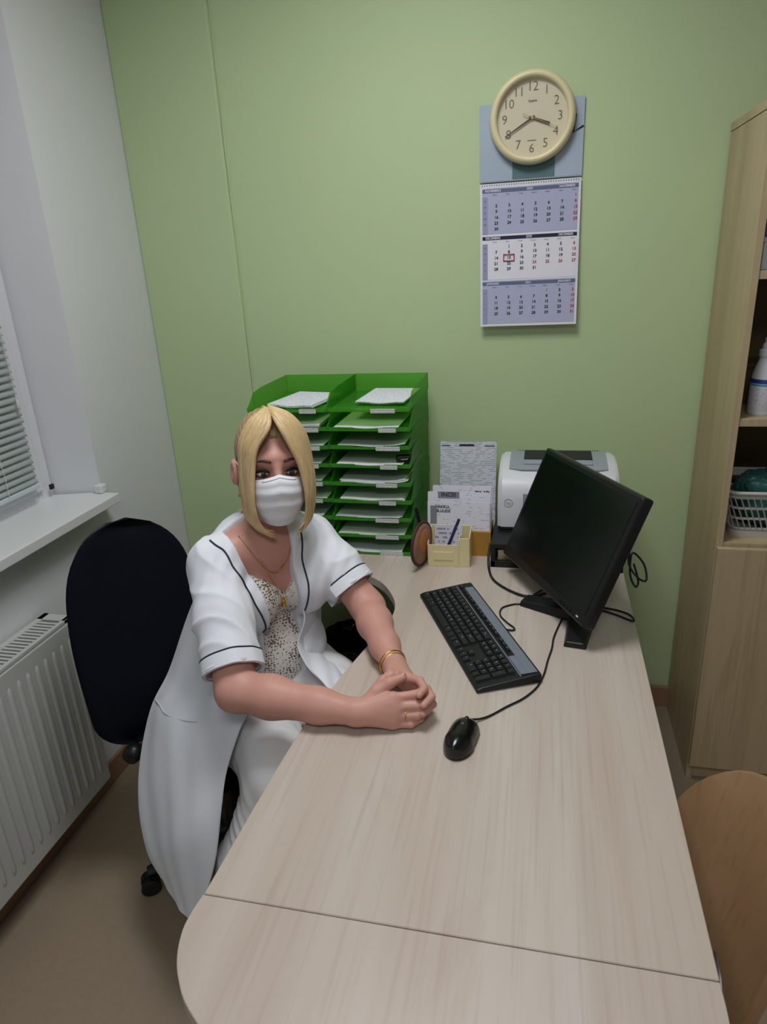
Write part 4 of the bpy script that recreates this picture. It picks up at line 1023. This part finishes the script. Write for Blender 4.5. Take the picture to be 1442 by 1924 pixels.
for S0, S1, t_, r_ in ((RS, RE, TE_R, .0665), (LS, LE, TE_L, .0640)):
    S0, S1 = Vector(S0), Vector(S1); d_ = (S1-S0).normalized(); p_ = S0+(S1-S0)*t_-d_*.030; sd = d_.cross(Vector((0, 0, 1))).normalized(); up_ = sd.cross(d_); ring = []; band = [[], [], [], []]
    for k in range(40):
        a = 2*PI*k/40; dr = sd*math.cos(a)+up_*math.sin(a)
        h_ = TCt.ray_cast(p_+dr*.12, -dr); rr = (h_[0]-p_).length if h_[0] is not None else r_
        rr = min(max(rr, r_-.008), r_+.006); ring.append(p_+dr*(rr+.001))
        band[0].append(p_+d_*.001+dr*(rr-.003)); band[1].append(p_+d_*.002+dr*(rr+.0022)); band[2].append(p_+d_*.031+dr*(rr+.0026)); band[3].append(p_+d_*.0315+dr*(rr-.005))
    MB().grid(band, True).out('cuff', 'coat_cloth', coat, world=True, smooth='auto')
    MB().tube(ring, .0021, 6, closed=True).out('piping', 'piping_navy', coat, world=True, smooth=True)
# coat skirt: right panel falling over the thigh, left panel over the lap
def subdiv(rows, n):
    cols = [spline(r, n) for r in rows]; C = len(cols[0]); out = [spline([c[j] for c in cols], n) for j in range(C)]
    return [[out[j][i] for j in range(C)] for i in range(len(out[0]))]
RP = [[(-.785, 1.355, .905), (-.750, 1.285, .905), (-.685, 1.262, .885), (-.628, 1.252, .865)], [(-.873, 1.38, .757), (-.766, 1.3, .781), (-.674, 1.24, .796), (-.612, 1.232, .790)], [(-.938, 1.36, .609), (-.83, 1.26, .64), (-.701, 1.18, .68), (-.607, 1.15, .698)],
      [(-.968, 1.3, .532), (-.863, 1.2, .587), (-.733, 1.12, .62), (-.609, 1.09, .673)], [(-.97, 1.22, .428), (-.848, 1.12, .499), (-.725, 1.06, .555), (-.621, 1.03, .611)],
      [(-.939, 1.14, .353), (-.828, 1.06, .417), (-.719, 1.0, .48), (-.624, .99, .549)], [(-.895, 1.08, .287), (-.807, 1.02, .335), (-.718, .97, .391), (-.639, .96, .447)],
      [(-.855, 1.05, .243), (-.765, .98, .259), (-.715, .95, .266), (-.673, .95, .331)]]
G = subdiv(RP, 9); R_, C_ = len(G), len(G[0])
for i in range(R_):
    for j in range(C_):
        u, v = j/(C_-1), i/(R_-1)
        w = .007*math.sin(9*u+5*v+2*math.sin(6*v))*max(0, v-.36)+.006*math.sin(22*v+6*u)*math.sin(PI*u)*max(0, v-.4)+.0015*math.sin(26*u-9*v)*min(1, v*3)
        G[i][j] = G[i][j]+Vector((-.55, -.70, .3))*w
m = MB(); sheet(m, G, .0035); m.out('coat_skirt', 'coat_cloth', coat, world=True, smooth='auto')
pk = [G[int(R_*a)][int(C_*b)]+Vector((-.5, -.7, .5))*.003 for a, b in ((.396, .05), (.404, .2), (.408, .35), (.40, .5), (.379, .62))]
MB().tube(spline(pk, 4), .0016, 5).out('pocket_edge', 'coat_cloth', coat, world=True, smooth=True)
LP = [[(-.549, 1.36, .845), (-.541, 1.42, .828), (-.546, 1.5, .802)], [(-.536, 1.34, .802), (-.541, 1.42, .757), (-.562, 1.52, .699)], [(-.551, 1.32, .745), (-.552, 1.4, .700), (-.566, 1.5, .640)],
      [(-.515, 1.27, .728), (-.512, 1.36, .690), (-.530, 1.46, .640)], [(-.469, 1.235, .712), (-.467, 1.305, .694), (-.488, 1.40, .650)], [(-.425, 1.19, .700), (-.422, 1.24, .690), (-.428, 1.30, .672)]]
G = subdiv(LP, 6)
for i in range(len(G)):
    for j in range(len(G[0])): G[i][j] = G[i][j]+Vector((.4, -.5, .6))*(.004*math.sin(i*.5+j*.9))
m = MB(); sheet(m, G, .0035); m.out('coat_skirt', 'coat_cloth', coat, world=True, smooth='auto')

# hair
Hh = SDF((-.13, -.20, -.16), (.13, .14, .17), .0032)
Hh.ell((0, -.018, .036), (.080, .102, .097), None, .02); Hh.cone((0, -.11, .03), (0, -.14, -.07), .03, .02, .03)
Hh.func(lambda X, Y, Z: -(.082+1.12*(Y-.080)-Z)/1.5, (-1, -1, -1), (1, 1, 1), .006)
for s_ in (-1, 1): Hh.ell((s_*.085, .0, -.012), (.028, .036, .036), None, .008, cut=True)
Hh.wrinkle(lambda X, Y, Z: .0010*np.sin(np.arctan2(X, Z+.02)*60+9*np.sin(Y*18)), (-1, -1, -1), (1, 1, 1))
V, Fq = Hh.mesh(); V = HC+V[:, :1]*hx+V[:, 1:2]*hy+V[:, 2:]*hz; mat('hair_dark', (166, 136, 98), .45, .5, noise=.25, nscale=60, bump=.35, bscale=160, stretch=(4, 4, .35)); hair = npmesh('hair', V, Fq[:, ::-1], 'hair_dark', pn)
AO = [(-.012, -.004, .137), (-.014, .040, .132), (-.048, .056, .110), (-.070, .058, .066), (-.076, .056, .015), (-.076, .058, -.045), (-.071, .062, -.092), (-.052, .070, -.126), (-.016, .080, -.148)]
AI = [(-.004, .036, .134), (-.006, .064, .124), (-.014, .094, .098), (-.043, .100, .056), (-.054, .100, .012), (-.059, .101, -.045), (-.057, .098, -.085), (-.046, .090, -.115), (-.024, .086, -.139)]
BO = [(.006, -.008, .138), (.000, .034, .136), (.042, .050, .115), (.069, .050, .076), (.081, .047, .020), (.084, .049, -.035), (.081, .054, -.085), (.070, .062, -.122), (.038, .076, -.148)]
BI = [(.003, .036, .134), (.002, .064, .124), (.012, .095, .099), (.029, .104, .062), (.046, .104, .018), (.056, .104, -.022), (.060, .101, -.060), (.057, .094, -.100), (.042, .086, -.134)]
for O_, I_, nm in ((AO, AI, 0), (BO, BI, 1)):
    N_ = 15
    for k in range(N_):
        t = k/(N_-1); pts = []
        for q, (o_, i_) in enumerate(zip(O_, I_)):
            p = Vector(o_)*(1-t)+Vector(i_)*t; bul = .007*math.sin(PI*t)
            p += Vector((0, bul, 0))+Vector((random.uniform(-1, 1), random.uniform(-1, 1), random.uniform(-1, 1)))*(.0015 if q else .001)
            if q == len(O_)-1: p += Vector((random.uniform(-.008, .008), random.uniform(-.004, .004), random.uniform(-.004, .012)))
            pts.append(Vector(H(*p)))
        sp_ = spline(pts, 5); n_ = len(sp_)
        tp = [.0062*min(1, .25+i*.10)*(1 if i < n_*.72 else max(.12, 1-(i-n_*.72)/(n_*.28)*.9)) for i in range(n_)]
        MB().tube(sp_, .006, 8, taper=tp).out('hair_lock', 'hair_blond', hair, world=True, smooth=True)
# darker roots along the parting
rt = [Vector(H(-.004+.003*math.sin(k), .075-.014*k, .119+.0052*k-.0011*k*k)) for k in range(7)]
MB().tube(rt, .004, 6, taper=[.002, .004, .005, .005, .005, .004, .002]).out('parting', 'hair_root', hair, world=True, smooth=True)

# face mask with pleats and ear loops
rows = []
for i in range(25):
    v = i/24; z = -.012-.108*v
    w = np.interp(v, [0, .25, .6, 1], [.060, .063, .062, .040]); yc = np.interp(v, [0, .12, .3, .6, .85, 1], [.112, .124, .128, .122, .110, .094]); ye = np.interp(v, [0, .5, 1], [.060, .058, .060])
    pl = .0016*math.sin(v*PI*2*4)*(1 if .15 < v < .9 else .3)
    r = []
    for j in range(21):
        u = j/20*2-1; x = u*w; y = ye+(yc-ye)*(max(0, 1-abs(u)**2.2))**.75+pl*(1-u*u*.6)
        zz = z+.010*(1-abs(u))**2*(1-v)+.014*u*u*(v-.35); r.append(Vector(H(x, y, zz)))
    rows.append(r)
m = MB(); sheet(m, rows, .0018); mk_ = m.out('face_mask', 'mask_cloth', pn, world=True, smooth='auto')
wr_ = [rows[1][j]+Vector(hy)*.0016 for j in range(4, 17)]; MB().tube(wr_, .0016, 6).out('nose_wire', 'mask_cloth', mk_, world=True, smooth=True)
for s_, j in ((-1, 0), (1, 20)):
    lp = [rows[1][j], Vector(H(s_*.072, .03, .0)), Vector(H(s_*.084, -.02, .018)), Vector(H(s_*.084, -.036, -.01)), Vector(H(s_*.076, -.005, -.05)), rows[22][j]]
    MB().tube(spline(lp, 6), .0013, 6).out('ear_loop', 'mask_cloth', mk_, world=True, smooth=True)

# jewellery
def chain(pts, r, tree):
    q = [cast(tree, l, z, off=.0015) for l, z in dense(pts, 5)]; q = [p for p in q if p is not None]; return q
TBL = TB
q1 = chain([(-.082, 1.045), (-.066, 1.0), (-.044, .958), (-.016, .928), (.004, .930), (.022, .955), (.038, .99), (.050, 1.02)], .001, TB)
if len(q1) > 2: MB().tube(q1, .0009, 5).out('necklace', 'gold', pn, world=True, smooth=True)
q2 = [p for p in (cast(TB, -.070, 1.03), cast(TB, -.045, .97)) if p is not None]
T2 = BVHTree.FromPolygons([lace.matrix_world @ v.co if False else Vector(wmat(pn) @ v.co) for v in lace.data.vertices], [tuple(p.vertices) for p in lace.data.polygons])
q2 += [p for p in (cast(T2, -.022, .905), cast(T2, -.010, .868)) if p is not None]
if len(q2) > 2: MB().tube(spline(q2, 4), .0008, 5).out('necklace', 'gold', pn, world=True, smooth=True)
pd_ = cast(T2, -.006, .852, off=.004)
if pd_ is not None:
    m = MB(); m.lathe([(.001, -.011), (.005, -.009), (.006, 0), (.004, .009), (.001, .011)], 10, at=pd_); m.lathe([(.001, -.004), (.004, 0), (.001, .004)], 10, at=pd_+Vector((0, 0, .014))); m.out('pendant', 'gold', pn, world=True, smooth=True)
cr = cast(TB, .006, .935, off=.002)
if cr is not None: MB().tube([cr+Vector((-.004, 0, -.006)), cr+Vector((.004, 0, .008))], .0013, 6).out('cross_charm', 'gold', pn, world=True)
wd_ = (Vector(LW)-Vector(LE)).normalized(); sd = wd_.cross(Vector((0, 0, 1))).normalized(); up_ = sd.cross(wd_)
for off, rr in ((-.006, .0290), (.004, .0285)):
    c_ = Vector(LW)+wd_*off; ring = [c_+sd*math.cos(a)*rr+up_*math.sin(a)*(rr-.001 if math.sin(a) > 0 else .026)+wd_*.006*math.cos(a+.8) for a in [2*PI*k/28 for k in range(28)]]
    MB().tube(ring, .0022, 6, closed=True).out('bracelet', 'gold', pn, world=True, smooth=True)
p0, p1 = Vector((-.258, 1.062, .770)), Vector((-.216, 1.070, .770)); d_ = (p1-p0).normalized(); sd = d_.cross(Vector((0, 0, 1))).normalized(); up_ = sd.cross(d_)
MB().tube([p0+d_*.02+(sd*math.cos(a)+up_*math.sin(a))*.0102 for a in [2*PI*k/20 for k in range(20)]], .0012, 6, closed=True).out('ring', 'gold', pn, world=True, smooth=True)
m = MB(); m.lathe([(.001, -.006), (.0035, -.003), (.004, 0), (.001, .006)], 10, at=H(-.078, -.002, -.062)); m.tube([H(-.078, -.01, -.038), H(-.078, -.002, -.056)], .0008, 5); m.out('earring', 'gold', pn, world=True, smooth=True)

# ------------------------------------------------------------------ office chair
mat('chair_navy', (8, 12, 23), .85, .15, noise=.12, nscale=120, bump=.2, bscale=900)
oc = empty('office_chair', (-.80, 1.34, 0), label='navy fabric office chair with a tall rounded backrest under the seated person', cat='chair')
Pb, Pt = Vector((-1.05, 1.305, .425)), Vector((-1.035, 1.445, 1.005)); upv = (Pt-Pb); bh = upv.length; upv.normalize()
ew = Vector((.62, .785, 0)); ew = (ew-upv*ew.dot(upv)).normalized(); fw = -upv.cross(ew)
if fw.dot(Vector((.8, -.6, 0))) < 0: fw = -fw
def hw(v):
    if v > .66: return .163*max(0, 1-((v-.66)/.34)**2.3)**.5
    t = v/.66; return (.098+.065*math.sin(t*PI/2)**1.3)*(1 if v > .14 else max(0, 1-((.14-v)/.14)**2.2)**.5)
front, back = [], []
for i in range(33):
    v = i/32; v_ = .5-.5*math.cos(PI*v); w_ = hw(v_); a, b = [], []
    for j in range(17):
        u_ = math.sin((j/16-.5)*PI); e_ = (max(0, 1-abs(u_)**3))**.5*min(1, (4*v_*(1-v_)*3.0))**.5
        c_ = Pb+upv*(bh*v_)+ew*(u_*w_)+fw*(.035*u_*u_+.018*math.sin(PI*v_*1.2+.3))
        a.append(c_+fw*(.030*e_)); b.append(c_-fw*(.022*e_))
    front.append(a); back.append(b)
m = MB(); m.grid(front); m.grid([r[::-1] for r in back]); m.out('backrest', 'chair_navy', oc, world=True, weld=True, smooth=True)
m = MB(); m.grid([[p-fw*.004 for p in r[2:-2]] for r in back[3:-3]]); 
sh2 = MB(); sheet(sh2, [[p-fw*.008 for p in r[2:-2]] for r in back[3:-3]], .006); sh2.out('back_shell', 'black_plastic', oc, world=True, smooth='auto')
S_ = SDF((-1.06, 1.10, .40), (-.48, 1.70, .52), .006)
def seatf(X, Y, Z):
    dx, dy = X+.775, Y-1.40; a = dx*.8-dy*.6; l = dx*.6+dy*.8
    q = ((np.abs(a)/.215)**4+(np.abs(l)/.215)**4)**.25-1; return np.maximum(q*.22, np.abs(Z-.445-.01*(l/.2)**2)-.030)
S_.func(seatf, (-2, -2, -2), (3, 3, 3), .02, cut=False)
V, Fq = S_.mesh(); npmesh('seat', V, Fq, 'chair_navy', oc)
MB().tube(spline([Pb+upv*.16-fw*.04, Pb+upv*.06-fw*.035, Pb-upv*.015+fw*.01, Vector((-.98, 1.315, .400)), Vector((-.84, 1.34, .395))], 5), .015, 10, flat=.5).out('back_bar', 'black_plastic', oc, world=True, smooth=True)
MB().lathe([(.006, -.02), (.022, -.018), (.026, 0), (.022, .018), (.006, .022)], 16, 'y', (-1.022, 1.262, .412)).out('tilt_knob', 'black_plastic', oc, world=True, smooth=True)
MB().tube([(-1.022, 1.27, .412), (-1.01, 1.315, .402)], .007, 8).out('knob_stem', 'black_plastic', oc, world=True)
box('mechanism', (-.90, -.70, 1.27, 1.41, .375, .412), 'black_plastic', oc, world=True, bevel=.006)
MB().tube([(-.80, 1.34, .10), (-.80, 1.34, .38)], .026, 16, taper=[.030, .022]).out('gas_column', 'black_plastic', oc, world=True, smooth='auto')
a0 = math.atan2(-.14, -.205)
for k in range(5):
    a = a0+2*PI*k/5; d_ = Vector((math.cos(a), math.sin(a), 0)); c_ = Vector((-.80, 1.34, 0))
    MB().tube([c_+Vector((0, 0, .105)), c_+d_*.12+Vector((0, 0, .095)), c_+d_*.25+Vector((0, 0, .068))], .022, 10, taper=[.03, .024, .016], flat=.8).out('base_arm', 'black_plastic', oc, world=True, smooth='auto')
    s2 = Vector((-d_.y, d_.x, 0)); q = c_+d_*.25; m = MB()
    for sg in (-1, 1):
        ring0 = []
        rows = []
        for h_ in (-.009, -.007, .007, .009):
            rr = .026 if abs(h_) < .008 else .021
            rows.append([q+s2*(sg*.014+h_)+Vector((d_.x*rr*math.cos(t), d_.y*rr*math.cos(t), .0265+rr*math.sin(t))) for t in [2*PI*i/16 for i in range(16)]])
        m.grid(rows, True); m.add(rows[0], [tuple(range(15, -1, -1))]); m.add(rows[-1], [tuple(range(16))])
    m.tube([q+Vector((0, 0, .03)), q+Vector((0, 0, .066))], .007, 8); m.out('castor', 'black_plastic', oc, world=True, smooth='auto')

# ------------------------------------------------------------------ wooden visitor chair beside the desk
wood('ply_beige', (172, 138, 102), (160, 126, 92), (132, 100, 68), 'z', .4)
vc = empty('visitor_chair', (.16, .88, 0), label='beige plywood visitor chair pushed up to the right side of the desk', cat='chair')
n_ = Vector((-.95, -.30, 0)).normalized(); e_ = Vector((.301, -.954, 0)); vu = -n_*math.sin(math.radians(12))+Vector((0, 0, math.cos(math.radians(12)))); P0 = Vector((.335, .955, .80))
def vp(u, v): 
    cu = .045*((u-.05)/.15)**2
    return P0+e_*u+vu*v+(-Vector((-.95, -.30, 0)).normalized())*(-cu+.015)
rows = []
for i in range(25):
    t = -1+2*i/24; v_ = -.215+.235*math.sin(t*PI/2); w_ = .152*max(.02, (1-abs(math.sin(t*PI/2))**2.3))**.5
    rows.append([vp(.05+w_*math.sin((j/16-.5)*PI), v_) for j in range(17)])
m = MB(); sheet(m, rows, .016); m.out('backrest', 'ply_beige', vc, world=True, smooth='auto')
rows = []
for i in range(13):
    t = i/12; rows.append([Vector((.285-.36*t, .905+(j/8-.5)*.38*(1-.12*t*t), .445+.006*math.cos(j/8*2*PI)-.02*max(0, t-.85)*6)) for j in range(9)])
m = MB(); sheet(m, rows, .016); m.out('seat', 'ply_beige', vc, world=True, smooth='auto', bevel=0)
for yy in (.765, 1.045):
    MB().tube(spline([Vector((.36, yy, .006)), Vector((.325, yy, .25)), Vector((.30, yy, .43)), Vector((.315, .93+(yy-.905)*.3, .52)), Vector((.335, .935+(yy-.905)*.3, .60))], 5), .011, 10).out('rear_leg', 'steel', vc, world=True, smooth=True)
    MB().tube([(-.09, yy, .006), (-.055, yy, .43)], .011, 10).out('front_leg', 'steel', vc, world=True, smooth=True)
    MB().tube([(-.06, yy, .424), (.30, yy, .424)], .010, 10).out('seat_rail', 'steel', vc, world=True, smooth=True)

# ------------------------------------------------------------------ black waste bin under the desk
wb = empty('waste_bin', (-.655, 2.11, 0), label='black ribbed waste bin on the floor under the desk by the wall', cat='bin')
rows = []
for z, r in ((0.0, .085), (.004, .090), (.20, .108), (.262, .116), (.275, .122), (.285, .122), (.287, .117), (.27, .110), (.02, .085)):
    rows.append([Vector((math.cos(a)*(r+(.003*math.cos(24*a) if .003 < z < .25 and r > .086 else 0)), math.sin(a)*(r+(.003*math.cos(24*a) if .003 < z < .25 and r > .086 else 0)), z)) for a in [2*PI*k/96 for k in range(96)]])
m = MB(); m.grid(rows, True); m.add(rows[0], [tuple(range(95, -1, -1))]); m.add(rows[-1], [tuple(range(96))]); m.out('bin_body', 'black_plastic', wb, smooth='auto')
rows = []
for z, r in ((.20, .124), (.26, .126), (.292, .124), (.30, .112), (.25, .104)):
    rows.append([Vector((math.cos(a)*(r+.004*math.sin(17*a+z*60)), math.sin(a)*(r+.004*math.sin(17*a+z*60)), z+.010*math.sin(5*a)*(z < .21))) for a in [2*PI*k/72 for k in range(72)]])
MB().grid(rows, True).out('bin_liner', 'black_gloss', wb, smooth=True)

# ------------------------------------------------------------------ things in the cupboard
mat('bottle_white', (214, 218, 226), .35, .4); mat('band_blue', (40, 62, 140), .4); mat('band_cyan', (64, 160, 196), .4); mat('basket_grey', (196, 196, 190), .45); mat('bag_teal', (58, 108, 104), .35, .5, noise=.35, nscale=22, bump=.3, bscale=30)
printed('bottle_print', (206, 206, 216), (120, 122, 140), .6, .7, 'xz', .4)
def bottle(x, y, label, r=.032, hh=1.0):
    t = empty('spray_bottle', (x, y, 1.1622), label=label, cat='bottle', group='bottles on the cupboard shelf')
    MB().lathe([(.001, 0), (r*.92, 0), (r, .006), (r, .085*hh), (r*.94, .105*hh), (r*.72, .132*hh), (r*.60, .142*hh), (r*.60, .150*hh)], 32).out('bottle_body', 'bottle_white', t, smooth='auto')
    MB().lathe([(r*1.006, .012), (r*1.012, .0125), (r*1.012, .070*hh), (r*1.006, .0705*hh)], 32).out('label_wrap', 'bottle_print', t, smooth='auto')
    MB().lathe([(r*1.006, .083*hh), (r*1.015, .0832*hh), (r*1.010, .093*hh), (r*.99, .094*hh)], 32).out('blue_band', 'band_blue', t, smooth='auto')
    MB().lathe([(r*1.008, .0765*hh), (r*1.016, .077*hh), (r*1.016, .081*hh), (r*1.008, .0815*hh)], 32).out('cyan_band', 'band_cyan', t, smooth='auto')
    MB().lathe([(r*.66, .150*hh), (r*.68, .152*hh), (r*.68, .166*hh), (r*.50, .170*hh), (r*.50, .180*hh), (r*.36, .184*hh), (r*.36, .196*hh), (r*.30, .198*hh)], 24).out('pump_cap', 'bottle_white', t, smooth='auto')
bottle(.566, 1.955, 'white bottle with a blue band nearest the cupboard side panel', .033, 1.0)
bottle(.645, 1.985, 'white bottle with a blue band beside the first on the cupboard shelf', .033, 1.05)
dp = empty('dark_box', (.56, 2.14, 1.1622), label='dark box standing behind the bottles on the cupboard shelf', cat='box')
box('box_body', (-.05, .10, -.06, .06, 0, .10), 'dark_back', dp, bevel=.003); box('box_lid', (-.052, .102, -.062, .062, .1002, .112), 'dark_back', dp)
for k, (z, hgt, lab) in enumerate(((1.5252, .075, 'white carton at the bottom on the upper cupboard shelf'), (1.6006, .085, 'white carton stacked on another on the upper cupboard shelf'))):
    t = empty('white_carton', (.63, 2.02, z), label=lab, cat='box'); box('carton_body', (-.122+.004*k, .12, -.11, .10, 0, hgt-.012), 'bottle_white', t); box('carton_lid', (-.123+.004*k, .121, -.111, .101, hgt-.0118, hgt), 'bottle_white', t)
bk = empty('storage_basket', (.645, 2.03, .8152), label='pale plastic basket with slanted slots on the lower cupboard shelf', cat='basket')
bw, bd2, bhg = .135, .115, .135
def rr_ring(w, d, r, z, n=6):
    o = []
    for cx, cy, a in ((w-r, -d+r, -90), (w-r, d-r, 0), (-w+r, d-r, 90), (-w+r, -d+r, 180)):
        for k in range(n+1):
            t = math.radians(a+90*k/n); o.append(Vector((cx+r*math.cos(t), cy+r*math.sin(t), z)))
    return o
fl = .86
def ringz(z, off=0): 
    k = fl+(1-fl)*z/bhg; return rr_ring(bw*k+off, bd2*k+off, .03, z)
m = MB(); m.add(ringz(.0), [tuple(range(27, -1, -1))]); m.add([Vector((p.x*.985, p.y*.985, .003)) for p in ringz(0)], [tuple(range(28))]); m.grid([ringz(0), ringz(.0245)], True); m.out('base', 'basket_grey', bk, smooth='auto')
m = MB(); m.tube(ringz(bhg, .002), .0055, 8, closed=True); m.out('rim', 'basket_grey', bk, smooth=True)
m = MB()
bands = [(.020, .030), (.055, .061), (.086, .092), (.117, .134)]
for a, b in bands: m.grid([ringz(a), ringz(b), ringz(b, -.003), ringz(a, -.003), ringz(a)], True)
m.out('wall_bands', 'basket_grey', bk, smooth='auto')
def perim(z, s):
    R_ = ringz(z); L_ = [0]
    for i in range(28): L_.append(L_[-1]+(R_[(i+1) % 28]-R_[i]).length)
    s = (s % 1)*L_[-1]
    for i in range(28):
        if s <= L_[i+1]: return R_[i].lerp(R_[(i+1) % 28], (s-L_[i])/max(1e-9, L_[i+1]-L_[i]))
nb = 58
for r_, (z0, z1) in enumerate(((.029, .056), (.060, .087), (.091, .118))):
    for k in range(nb):
        s0 = (k+.3*r_)/nb; a, b = perim(z0, s0), perim(z1, s0-.010)
        if a.y > bd2*.5 and abs(a.x) < bw*.7: continue
        o = MB().tube([a, b], .0040, 4, flat=.5).out('slot_bar', 'basket_grey', bk)
MB().grid([[Vector((x, -bd2*.985, z)) for x in (.03, .07)] for z in (.100, .122)]).out('handle_plate', 'printer_mid', bk)
bg = empty('plastic_bag', (.645, 2.03, .8302), label='crumpled teal plastic bag filling the pale basket in the cupboard', cat='bag')
S_ = SDF((.50, 1.90, .815), (.79, 2.16, 1.02), .005)
S_.ell((.645, 2.03, .90), (.108, .088, .078), None, .02); S_.ell((.60, 2.0, .955), (.05, .05, .03), None, .03); S_.ell((.69, 2.05, .96), (.05, .05, .035), None, .03)
S_.wrinkle(lambda X, Y, Z: .005*np.sin(70*X+20*np.sin(30*Y))*np.sin(55*Y+40*Z+9*np.sin(40*X)), (-2, -2, -2), (3, 3, 3))
S_.func(lambda X, Y, Z: Z-.832, (-2, -2, -2), (3, 3, 3), .002)
V, Fq = S_.mesh(); npmesh('bag_film', V, Fq, 'bag_teal', bg)
